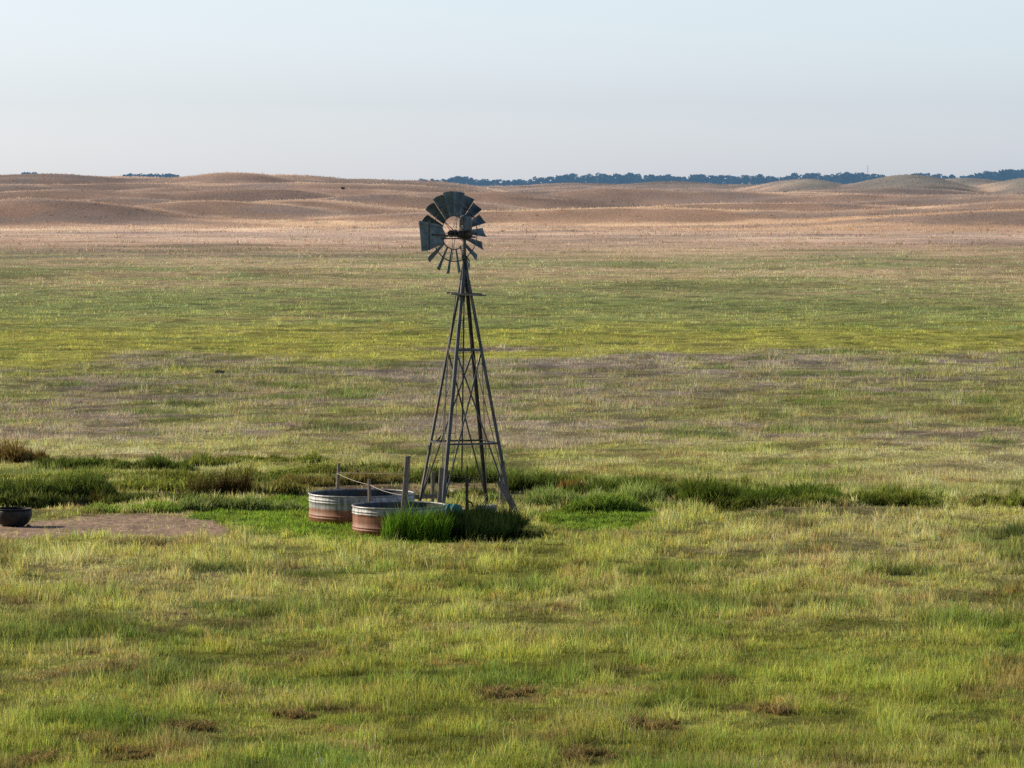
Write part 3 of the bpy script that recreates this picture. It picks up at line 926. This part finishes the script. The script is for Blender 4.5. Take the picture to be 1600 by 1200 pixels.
    for dx, dz, r in ((-.40, 365, .10), (-.27, 365.5, .085), (-.14, 366, .09)):
        add_tube(bm, [Vector((dx, -.22, zt(dz))) - n * .04, Vector((dx, -.22, zt(dz))) + n * .04], r, 10)
    add_bar(bm, (-.44, -.22, zt(366)), (.0, -.06, zt(367)), .07, .07)
    for q in range(7):
        add_bar(bm, (-.42 + q * .075, -.2, zt(361 + (q % 2))), (-.40 + q * .075, -.14, zt(364)), .04, .06)
    link_bm('gear_case', bm, M['iron'], W, True)
    # hood: a tall narrow helmet
    bm = bmesh.new()
    levels = [(zt(366), .17, .15), (zt(358), .17, .15), (zt(345), .165, .14), (zt(338), .15, .12), (zt(335.8), .11, .08)]
    rings = []
    for z, a, b in levels:
        ring = []
        for k in range(12):
            t = 2 * PI * k / 12 + PI / 12
            cx = math.copysign(abs(math.cos(t)) ** .45, math.cos(t)); sy = math.copysign(abs(math.sin(t)) ** .45, math.sin(t))
            ring.append(bm.verts.new(Vector((.03, .02, z)) + s * cx * a + n * sy * b))
        rings.append(ring)
    for A, B in zip(rings, rings[1:]):
        for k in range(12): bm.faces.new((A[k], A[(k + 1) % 12], B[(k + 1) % 12], B[k]))
    bm.faces.new(rings[-1]); bm.faces.new(rings[0][::-1])
    link_bm('hood', bm, M['hood'], W)
    # ---- wheel
    R, RI = 65.0 / PXM, 25.5 / PXM
    up = Vector((0, 0, 1))
    bm = bmesh.new()
    def ring_pts(r, off=0.0): return [C + n * off + (s * math.cos(t) + up * math.sin(t)) * r for t in [2 * PI * i / 36 for i in range(37)]]
    add_tube(bm, [C - n * .09, C + n * .10], .085, 12)
    wheel = link_bm('wheel', bm, M['iron'], W)
    bm = bmesh.new()
    p = ring_pts(RI + .02, -.03)
    for a, b in zip(p, p[1:]): add_bar(bm, a, b, .03, .012, n)
    link_bm('inner_rim', bm, M['zinc'], wheel)
    bm = bmesh.new()
    p = ring_pts(R * .70, -.05)
    for a, b in zip(p, p[1:]): add_bar(bm, a, b, .032, .012, n)
    link_bm('outer_rim', bm, M['zinc'], wheel)
    for i in range(6):
        t = 2 * PI * (i + .35) / 6
        e = (s * math.cos(t) + up * math.sin(t))
        bm = bmesh.new()
        add_tube(bm, [C - n * .08 + e * .06, C - n * .05 + e * R * .70], .011, 6)
        add_tube(bm, [C + n * .08 + e * .06, C - n * .03 + e * RI], .009, 6)
        link_bm('spoke', bm, M['zinc'], wheel)
    PITCH = -math.radians(37)
    for i in range(18):
        t = PI / 2 + 2 * PI * (i + .5) / 18
        e = s * math.cos(t) + up * math.sin(t)          # radial
        tang = n.cross(e)                                # around the wheel
        ch = tang * math.cos(PITCH) + n * math.sin(PITCH)
        nb = e.cross(ch)
        bm = bmesh.new()
        wob = random.uniform(-.02, .02)
        rows = []
        for f in (0.0, .33, .67, 1.0):
            r = RI + (R - RI) * f
            wd = .135 + (.335 - .135) * f
            rows.append([C + e * (r - (.02 if abs(q) == 1 and f == 1 else 0)) + ch * (q * wd / 2) + nb * (.045 * (1 - q * q) * (wd / .33) + wob * f) for q in (-1, -.5, 0, .5, 1)])
        th = nb * .004
        top = [[bm.verts.new(p + th) for p in rw] for rw in rows]
        bot = [[bm.verts.new(p - th) for p in rw] for rw in rows]
        for A, B in zip(top, top[1:]):
            for k in range(4): bm.faces.new((A[k], A[k + 1], B[k + 1], B[k]))
        for A, B in zip(bot, bot[1:]):
            for k in range(4): bm.faces.new((A[k + 1], A[k], B[k], B[k + 1]))
        for k in range(4):
            bm.faces.new((top[0][k + 1], top[0][k], bot[0][k], bot[0][k + 1])); bm.faces.new((top[3][k], top[3][k + 1], bot[3][k + 1], bot[3][k]))
        for k in range(3):
            bm.faces.new((top[k][0], top[k + 1][0], bot[k + 1][0], bot[k][0])); bm.faces.new((top[k + 1][4], top[k][4], bot[k][4], bot[k + 1][4]))
        link_bm('blade', bm, M['blade'], wheel)
    # ---- vane folded alongside the wheel
    vd = Vector((-.80, -.60, 0))
    vn = Vector((-.60, .80, 0))
    bm = bmesh.new()
    poly = [(656, 344), (690, 351), (697, 366), (693, 381), (668, 391), (660, 391.5)]
    V0 = Vector((0, -.10, 0))
    vp = []
    for px, py in poly:
        L = (726 - px) / PXM / .80
        vp.append(V0 + vd * L + Vector((0, 0, zt(py + 0.0))))
    A = [bm.verts.new(p + vn * .005) for p in vp]; B = [bm.verts.new(p - vn * .005) for p in vp]
    bm.faces.new(A); bm.faces.new(B[::-1])
    for k in range(6): bm.faces.new((A[k], A[(k + 1) % 6], B[(k + 1) % 6], B[k]))
    vane = link_bm('vane', bm, M['blade'], W)
    bm = bmesh.new()
    def vpt(px, py, o=-.02): return V0 + vd * ((726 - px) / PXM / .80) + Vector((0, 0, zt(py))) + vn * o
    for a, b in (((657, 349), (690, 355)), ((660, 387), (690, 380)), ((672, 345), (672, 390))):
        add_bar(bm, vpt(*a), vpt(*b), .03, .012, vn)
    link_bm('vane_stiffener', bm, M['zinc'], vane)
    bm = bmesh.new()
    add_bar(bm, vpt(742, 370.5), vpt(676, 366), .05, .05)
    add_bar(bm, vpt(726, 372.5), vpt(690, 372), .035, .035)
    add_tube(bm, [vpt(712, 362), vpt(697, 364)], .012, 6)
    link_bm('vane_arm', bm, M['iron'], W)
windmill()

# ------------------------------------------------------------------ stock tanks
def stock_tank(name, x, y, r, h, mat, label, z0):
    t = empty(name, (x, y, z0), label, 'stock tank', 'round stock tanks beside the windmill')
    bm = bmesh.new()
    prof = [(r * .985, 0.0), (r, .012)]
    def rib(z, a=.022): return [(r, z - .028), (r + a * .7, z - .014), (r + a, z), (r + a * .7, z + .014), (r, z + .028)]
    for zz in (.13, .20): prof += rib(zz)
    prof += [(r, .35), (r, .48)]
    for zz in (h - .22, h - .15): prof += rib(zz)
    prof += [(r, h - .05)]
    add_lathe(bm, prof, 72, wob=.0035)
    link_bm('tank_wall', bm, mat, t, True)
    bm = bmesh.new()
    add_lathe(bm, [(r - .012, h - .04), (r - .014, .5), (r - .016, .05), (.01, .03)], 72, wob=.0035)
    link_bm('tank_lining', bm, M['tank_in'], t, True)
    bm = bmesh.new()
    rp = [(r + .002 + .028 * math.cos(a), h - .025 + .028 * math.sin(a)) for a in [2 * PI * k / 10 for k in range(11)]]
    add_lathe(bm, rp, 72, wob=.0035)
    link_bm('rolled_rim', bm, M['rim'], t, True)
    return t
TH = .80
stock_tank('stock_tank', (564 - 800) / F * 117.6, 117.6, 82 / F * 117.6, TH, M['tank_back'], 'rear round stock tank, white zinc above a straight rust band, behind the rustier front one', .03)
stock_tank('stock_tank', (623 - 800) / F * 113.7, 113.7, 73 / F * 113.7, .79, M['tank_front'], 'front round stock tank, mostly orange rust below its pale rim, beside the green grass clump', 0.0)

# ------------------------------------------------------------------ posts, wires
def post(px_t, py_t, px_b, Y, wpx, label, group='weathered fence posts around the tanks and tower', dY=0.0, tilt_cut=0.0):
    top = at(px_t, py_t, Y + dY)
    xb = (px_b - 800) / F * Y
    zb = float(ground_h(np.array([xb]), np.array([Y]))[0])
    o = empty('fence_post', (xb, Y, zb), label, 'fence post', group)
    w = wpx / F * Y
    bm = bmesh.new()
    segs = 8
    rings = []
    a, b = Vector((0, 0, -.25)), top - Vector((xb, Y, zb))
    ph = random.uniform(0, 6)
    for i in range(segs + 1):
        f = i / segs
        c = a.lerp(b, f)
        rr = w / 2 * (1.04 - .08 * f)
        rings.append([bm.verts.new(c + Vector((rr * math.cos(k * PI / 5) * (1 + .07 * math.sin(k * 2.1 + ph + f * 2)), rr * math.sin(k * PI / 5) * (1 + .07 * math.cos(k * 3 + ph)),
                                               (tilt_cut * math.cos(k * PI / 5) if i == segs else 0)))) for k in range(10)])
    for A, B in zip(rings, rings[1:]):
        for k in range(10): bm.faces.new((A[k], A[(k + 1) % 10], B[(k + 1) % 10], B[k]))
    bm.faces.new(rings[-1])
    link_bm('shaft', bm, M['wood'], o)
    return top
# single-mesh things: the post's shaft and its fencing staples
P1 = post(529, 724, 523.5, 120.6, 5.6, 'slim grey fence post behind the rear stock tank, leaning right')
P2 = post(576.5, 749, 578, 115.55, 5.8, 'short grey fence post between the two stock tanks')
P3 = post(637, 713, 626, 111.6, 9.2, 'tallest fence post, leaning right in front of the front stock tank', tilt_cut=.01)
P4 = post(689.5, 731, 684, 117.0, 7.0, 'grey fence post at the front left foot of the windmill')
P5 = post(676, 737, 675, 121.6, 6.6, 'fence post behind the left legs of the windmill')
P6 = post(783.5, 725, 784, 121.8, 7.0, 'fence post behind the right leg of the windmill, partly hidden by a leaning plank')

bm = bmesh.new()
pa, pb = at(780, 752, 118.6), at(813, 812, 118.3)
add_bar(bm, pa, pb, .19, .07, (0, -1, .2))
tag(link_bm('leaning_plank', bm, M['wood']), 'wide grey plank leaning against the right leg of the windmill', 'plank')

def wire(name, pts, r, mat, label, cat='wire', group=None):
    bm = bmesh.new()
    add_tube(bm, pts, r, 5)
    return tag(link_bm(name, bm, mat), label, cat, group)
def sag(a, b, s, n=8):
    return [a.lerp(b, i / n) - Vector((0, 0, s * 4 * (i / n) * (1 - i / n))) for i in range(n + 1)]
q1, q3 = at(527, 738.5, 120.55), at(634, 741, 111.7)
wire('fence_wire', sag(q1, q3, .01), .008, M['wire'], 'taut thin dark wire from the slim rear post to the tallest post')
r1, r2, r3 = at(526, 740, 120.5), at(577, 758, 115.5), at(628, 774, 111.55)
wire('sagging_rope', sag(r1, r2, .04) + sag(r2, r3, .05)[1:], .005, M['rope'], 'pale rope sagging between the three posts above the tanks', 'rope')
w4, w5, w6 = at(689, 0, 117.0).x, at(676, 0, 121.6).x, at(783.5, 0, 121.8).x
for lab, z in (('upper', .95), ('middle', .62), ('lower', .34)):
    wire('fence_wire', sag(Vector((w5, 121.6, z + .1)), Vector((w6, 121.8, z)), .03), .007, M['wire'], lab + ' wire of the fence behind the windmill legs')
wire('fence_wire', sag(at(637, 752, 111.6), at(689, 758, 117.0), .05), .006, M['wire'], 'thin wire from the tallest post to the post at the front left foot')

# ------------------------------------------------------------------ things lying about
bm = bmesh.new()
add_tube(bm, [Vector((at(700, 785.5, 121.0).x, 121.4, .16)), Vector((at(714, 0, 120.6).x, 120.9, .13)), Vector((at(727, 790, 120.2).x, 120.4, .10))], .05, 8)
tag(link_bm('bleached_log', bm, M['pale_wood']), 'bleached pale log lying behind the front left leg of the windmill', 'log')
bm = bmesh.new()
add_bar(bm, Vector((at(738, 0, 122.2).x, 122.2, .12)), Vector((at(776, 0, 121.9).x, 121.9, .10)), .10, .06)
tag(link_bm('old_board', bm, M['wood']), 'weathered grey board lying behind the well pipe', 'board')
gz = float(ground_h(np.array([at(708, 0, 130).x]), np.array([130.0]))[0])
bm = bmesh.new()
add_bar(bm, Vector((at(703, 0, 130.4).x, 130.4, gz + .18)), Vector((at(728, 0, 129.6).x, 129.6, gz + .05)), .08, .05)
tag(link_bm('old_board', bm, M['pale_wood']), 'bleached board lying in the mud beyond the fence', 'board')
def rail(u0, u1, Y0, Y1, z0, z1, label):
    bm = bmesh.new()
    add_bar(bm, Vector(((u0 - 800) / F * Y0, Y0, z0)), Vector(((u1 - 800) / F * Y1, Y1, z1)), .05, .13)
    tag(link_bm('fence_rail', bm, M['wood']), label, 'rail')
rail(640, 692, 120.6, 121.3, .46, .45, 'upper grey rail of the low fence between the tanks and the windmill')
rail(651, 690, 120.8, 121.35, .18, .17, 'lower grey rail of the low fence between the tanks and the windmill')
# turquoise drum
def drum():
    c = Vector((at(706, 0, 117.6).x, 117.6, .0))
    d = empty('plastic_drum', c, 'turquoise plastic drum lying in the weeds at the front left foot of the windmill', 'drum')
    ax = Vector((.93, -.36, 0)); side = Vector((.36, .93, 0)); up = Vector((0, 0, 1))
    def body(prof, mat, name, parent):
        bm = bmesh.new(); rings = []
        for l, r in prof:
            rings.append([bm.verts.new(up * .27 + ax * l + (side * math.cos(t) + up * math.sin(t)) * r) for t in [2 * PI * k / 20 for k in range(20)]])
        for A, B in zip(rings, rings[1:]):
            for k in range(20): bm.faces.new((A[k], A[(k + 1) % 20], B[(k + 1) % 20], B[k]))
        bm.faces.new(rings[0][::-1]); bm.faces.new(rings[-1])
        return link_bm(name, bm, mat, parent, True)
    body([(-.26, .12), (-.25, .19), (-.20, .215), (-.10, .22), (-.095, .235), (-.07, .235), (-.065, .22), (.08, .22), (.085, .235), (.11, .235), (.115, .22), (.21, .215), (.26, .19), (.27, .12)], M['teal'], 'drum_body', d)
    body([(.27, .05), (.295, .05), (.30, .04)], M['teal'], 'bung', d)
drum()
bm = bmesh.new()
c = Vector((at(760, 0, 118.2).x, 118.2, .36))
pts = [(-.30, -.14), (-.12, -.2), (.16, -.17), (.3, -.05), (.25, .13), (-.02, .2), (-.26, .12)]
A = [bm.verts.new((px, py, .05 + .02 * math.sin(i * 2))) for i, (px, py) in enumerate(pts)]
B = [bm.verts.new((px * 1.05, py * 1.05, -.34)) for px, py in pts]
bm.faces.new(A); bm.faces.new(B[::-1])
for k in range(7): bm.faces.new((B[k], B[(k + 1) % 7], A[(k + 1) % 7], A[k]))
o = link_bm('flat_stone', bm, M['slab']); o.location = c
tag(o, 'flat grey stone among the weeds under the tower, right of the well pipe', 'stone')

# black tub on legs at the left edge
def tub():
    Y = 115.6
    cx = (19 - 800) / F * Y
    t = empty('black_tub', (cx, Y, 0), 'black round bottomed tub on short legs at the left edge beside the bare path', 'tub')
    k = Y / F
    R = 29 * k
    zt = lambda py: at(0, py, Y).z
    bm = bmesh.new()
    prof = [(.05, zt(824)), (R * .55, zt(823)), (R * .75, zt(819)), (R * .93, zt(812)), (R * 1.0, zt(805)), (R * 1.0, zt(799)), (R * .96, zt(796.5)), (R * .93, zt(797.5)), (R * .9, zt(805)), (R * .6, zt(815)), (.05, zt(817))]
    add_lathe(bm, prof, 40)
    link_bm('bowl', bm, M['rubber'], t, True)
    bm = bmesh.new()
    add_lathe(bm, [(R * .965, zt(796.6)), (R * 1.0, zt(796)), (R * 1.01, zt(795)), (R * .98, zt(794.6)), (R * .94, zt(796.4))], 40)
    link_bm('rim', bm, M['rubber'], t, True)
    for (px, dy, tx) in ((33, -.25, 34), (44, .1, 47), (2, -.2, -2), (16, .3, 15)):
        bm = bmesh.new()
        add_bar(bm, ((px - 19) * k * .8, dy, zt(822)), ((tx - 19) * k, dy * 1.2, -.05), .07, .07)
        link_bm('leg', bm, M['iron'], t)
    bm = bmesh.new()
    add_tube(bm, [((41 - 19) * k, -.1, zt(822)), ((50 - 19) * k, -.12, zt(827.5))], .055, 8)
    link_bm('drain_spout', bm, M['iron'], t)
tub()

# ------------------------------------------------------------------ birds
def bird(name, pos, s, tilt, mat_body, label, flip=1):
    o = empty(name, pos, label, 'bird')
    def loft(prof, nm, m, parent):
        bm = bmesh.new(); rings = []
        for (lx, lz, r, w) in prof:
            rings.append([bm.verts.new(Vector((flip * (lx + math.sin(t) * r * tilt * -.4), math.cos(t) * r * w, lz + math.sin(t) * r)) * s) for t in [2 * PI * k / 12 for k in range(12)]])
        for A, B in zip(rings, rings[1:]):
            for k in range(12): bm.faces.new((A[k], A[(k + 1) % 12], B[(k + 1) % 12], B[k]))
        bm.faces.new(rings[0][::-1]); bm.faces.new(rings[-1])
        return link_bm(nm, bm, m, parent, True)
    # tail, body, breast, neck, head, bill in one skin
    loft([(-.95, -.10, .03, 2.2), (-.6, .10, .05, 1.8), (-.38, .26, .12, 1.0), (-.15, .42, .22, .95), (.06, .56, .26, .95), (.2, .74, .22, .9), (.27, .92, .15, .9), (.33, 1.05, .155, .9), (.44, 1.09, .12, .9), (.53, 1.08, .045, .9), (.68, 1.06, .006, .9)], 'body', mat_body, o)
    for q in (-1, 1):
        bm = bmesh.new()
        add_tube(bm, [Vector((flip * .02, q * .09, .36)) * s, Vector((flip * .02, q * .09, .0)) * s], .025 * s, 5)
        link_bm('leg', bm, M['iron'], o)
p = at(686, 689, 119.6); bird('perched_bird', p, .13, 1.0, M['bird'], 'small black bird perched on the lower left crossbar of the windmill tower')
f = (559.5 - 527) / (634 - 527.0)
p = q1.lerp(q3, f); bird('wire_bird', p + Vector((0, 0, -.005)), .115, .4, M['belly'], 'small brown bird sitting on the thin wire above the rear stock tank', -1)

# ------------------------------------------------------------------ far tree line
def tree_mesh(seed, tall, wide):
    r = random.Random(seed)
    V, L, S = [], [], []
    def quad(c, sz):
        n = Vector((r.uniform(-1, 1), r.uniform(-1, 1), r.uniform(-1, 1))).normalized()
        x = n.orthogonal().normalized() * sz; y = n.cross(x).normalized() * sz * r.uniform(.5, 1)
        b = len(V)
        S.append(len(L))
        for q in (-x - y, x - y, x * .7 + y, -x * .7 + y): V.append(c + q)
        L.extend((b, b + 1, b + 2, b + 3))
    lobes = []
    for k in range(r.randint(6, 9)):
        a = r.uniform(0, 2 * PI); rad = r.uniform(0, wide * .34)
        lobes.append((Vector((math.cos(a) * rad, math.sin(a) * rad, r.uniform(.30, .82) * tall)), r.uniform(.13, .23) * tall))
    lobes.append((Vector((0, 0, tall * .42)), tall * .28))
    for c, rr in lobes:
        for q in range(46):
            d = Vector((r.gauss(0, 1), r.gauss(0, 1), r.gauss(0, 1))).normalized()
            quad(c + Vector((d.x * rr * 1.15, d.y * rr * 1.15, d.z * rr * .85)) * r.uniform(.5, 1.05), r.uniform(.35, .75))
    # trunk and limbs
    def limb(a, b, r0, r1):
        x, y, z, _ = frame(a, b)
        base = len(V)
        for p, rad in ((a, r0), (b, r1)):
            for k in range(5): V.append(p + x * rad * math.cos(k * 2 * PI / 5) + y * rad * math.sin(k * 2 * PI / 5))
        for k in range(5):
            S.append(len(L)); L.extend((base + k, base + (k + 1) % 5, base + 5 + (k + 1) % 5, base + 5 + k))
    limb(Vector((0, 0, -.5)), Vector((0, 0, tall * .5)), .35, .18)
    for c, rr in lobes[:5]: limb(Vector((0, 0, tall * .28)), c, .16, .05)
    me = bpy.data.meshes.new('tree')
    me.from_pydata([tuple(v) for v in V], [], [L[s:s + 4] for s in S])
    me.update()
    return me

TOPS = [(650, 281), (656, 279.5), (668, 278), (684, 281), (693, 280), (700, 276.5), (708, 275), (722, 274), (735, 276.5), (750, 279.5), (765, 281), (790, 280), (812, 280), (832, 277.5), (850, 275.5), (870, 274), (888, 270.5), (905, 275),
        (930, 271.5), (960, 272), (985, 270.5), (1002, 275.5), (1030, 273), (1050, 272.5), (1080, 273.5), (1110, 273.5), (1150, 275), (1178, 272.5), (1200, 275), (1216, 277), (1240, 271), (1268, 268.5), (1285, 274),
        (1303, 271), (1335, 267.5), (1352, 269.5), (1368, 273), (1440, 270), (1465, 271.5), (1490, 274), (1520, 272.5), (1545, 268), (1575, 264.5), (1600, 266.5), (1640, 268)]
def tree_line():
    shapes = []
    for k in range(7):
        tall = 10.0
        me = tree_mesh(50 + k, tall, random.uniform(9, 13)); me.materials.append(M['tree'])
        shapes.append(me)
    us, vs = [a for a, _ in TOPS], [b for _, b in TOPS]
    lab = 'hazy blue green tree in the far tree line on the horizon'
    u = 652.0
    spots = []
    while u < 1640:
        if not (1378 < u < 1432):
            spots.append((u, float(np.interp(u, us, vs)) + abs(random.gauss(0, 2.4)) - 1.2, random.uniform(3050, 3300)))
            if random.random() < .75: spots.append((u + random.uniform(-4, 4), float(np.interp(u, us, vs)) + random.uniform(2, 5), random.uniform(2950, 3050)))
        u += random.uniform(6.0, 11.0)
    spots += [(42, 269.6, 3100), (52, 268.8, 3100), (62, 269.6, 3100), (198, 271.5, 3100)]
    spots += [(218 + 6.5 * k, 272.6 - .9 * math.sin(k / 9 * PI) , 3120) for k in range(10)]
    for i, (px, py, Y) in enumerate(spots):
        p = at(px, py, Y)
        zg = float(ground_h(np.array([p.x]), np.array([Y]))[0]) - .3
        h = max(3.0, p.z - zg)
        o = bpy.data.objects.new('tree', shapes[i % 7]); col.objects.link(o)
        o.location = (p.x, Y, zg)
        k = h / 9.3
        o.scale = (max(k, .75) * random.uniform(.95, 1.35), max(k, .75), k)
        o.rotation_euler.z = random.uniform(0, 6.28)
        left = px < 300
        tag(o, 'hazy blue tree crown showing behind the left dune crest' if left else lab, 'tree', 'blue tree crowns behind the left dunes' if left else 'trees of the far hazy tree line')
tree_line()

def shrubs():
    me = tree_mesh(99, 2.2, 3.4); me.materials.append(M['shrub'])
    for (px, py, Y, s, lab) in [(1229, 299, 1350, 1.0, 'small dark round shrub in the tan grass below the pointed right dune'),
                                (1194, 289, 1750, .8, 'tiny dark shrub at the left foot of the pointed right dune'),
                                (1425, 272.5, 1800, .35, 'small dark shrub on the crest of the broad right dune'),
                                (798, 293, 1500, .7, 'small dark shrub on the plain right of the windmill wheel'),
                                (536, 294, 1230, .4, 'dark shrub on the slope of the left dunes'),
                                (343, 586, 208, .14, 'small green weed standing alone in the lilac grass at left')]:
        p = at(px, py, Y)
        z = float(ground_h(np.array([p.x]), np.array([float(Y)]))[0])
        o = bpy.data.objects.new('shrub', me); col.objects.link(o)
        o.location = (p.x, Y, z - .1); o.scale = (s, s, s * .8)
        tag(o, lab, 'shrub')
shrubs()

def mast():
    p = at(1355, 258, 3400)
    zg = float(ground_h(np.array([p.x]), np.array([3400.0]))[0])
    bm = bmesh.new()
    h = p.z - zg
    for k in range(3):
        a = Vector((math.cos(k * 2.09) * .5, math.sin(k * 2.09) * .5, 0)); add_bar(bm, a, a * .6 + Vector((0, 0, h)), .16, .16)
    for i in range(9):
        z = h * i / 9
        for k in range(3):
            a = Vector((math.cos(k * 2.09), math.sin(k * 2.09), 0)) * .5; b = Vector((math.cos((k + 1) * 2.09), math.sin((k + 1) * 2.09), 0)) * .5
            add_bar(bm, a * (1 - .4 * i / 9) + Vector((0, 0, z)), b * (1 - .4 * i / 9) + Vector((0, 0, z + h / 9)), .1, .1)
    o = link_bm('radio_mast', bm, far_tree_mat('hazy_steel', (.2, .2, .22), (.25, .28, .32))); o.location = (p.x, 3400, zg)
    tag(o, 'thin hazy radio mast rising above the far trees at right', 'mast')
mast()
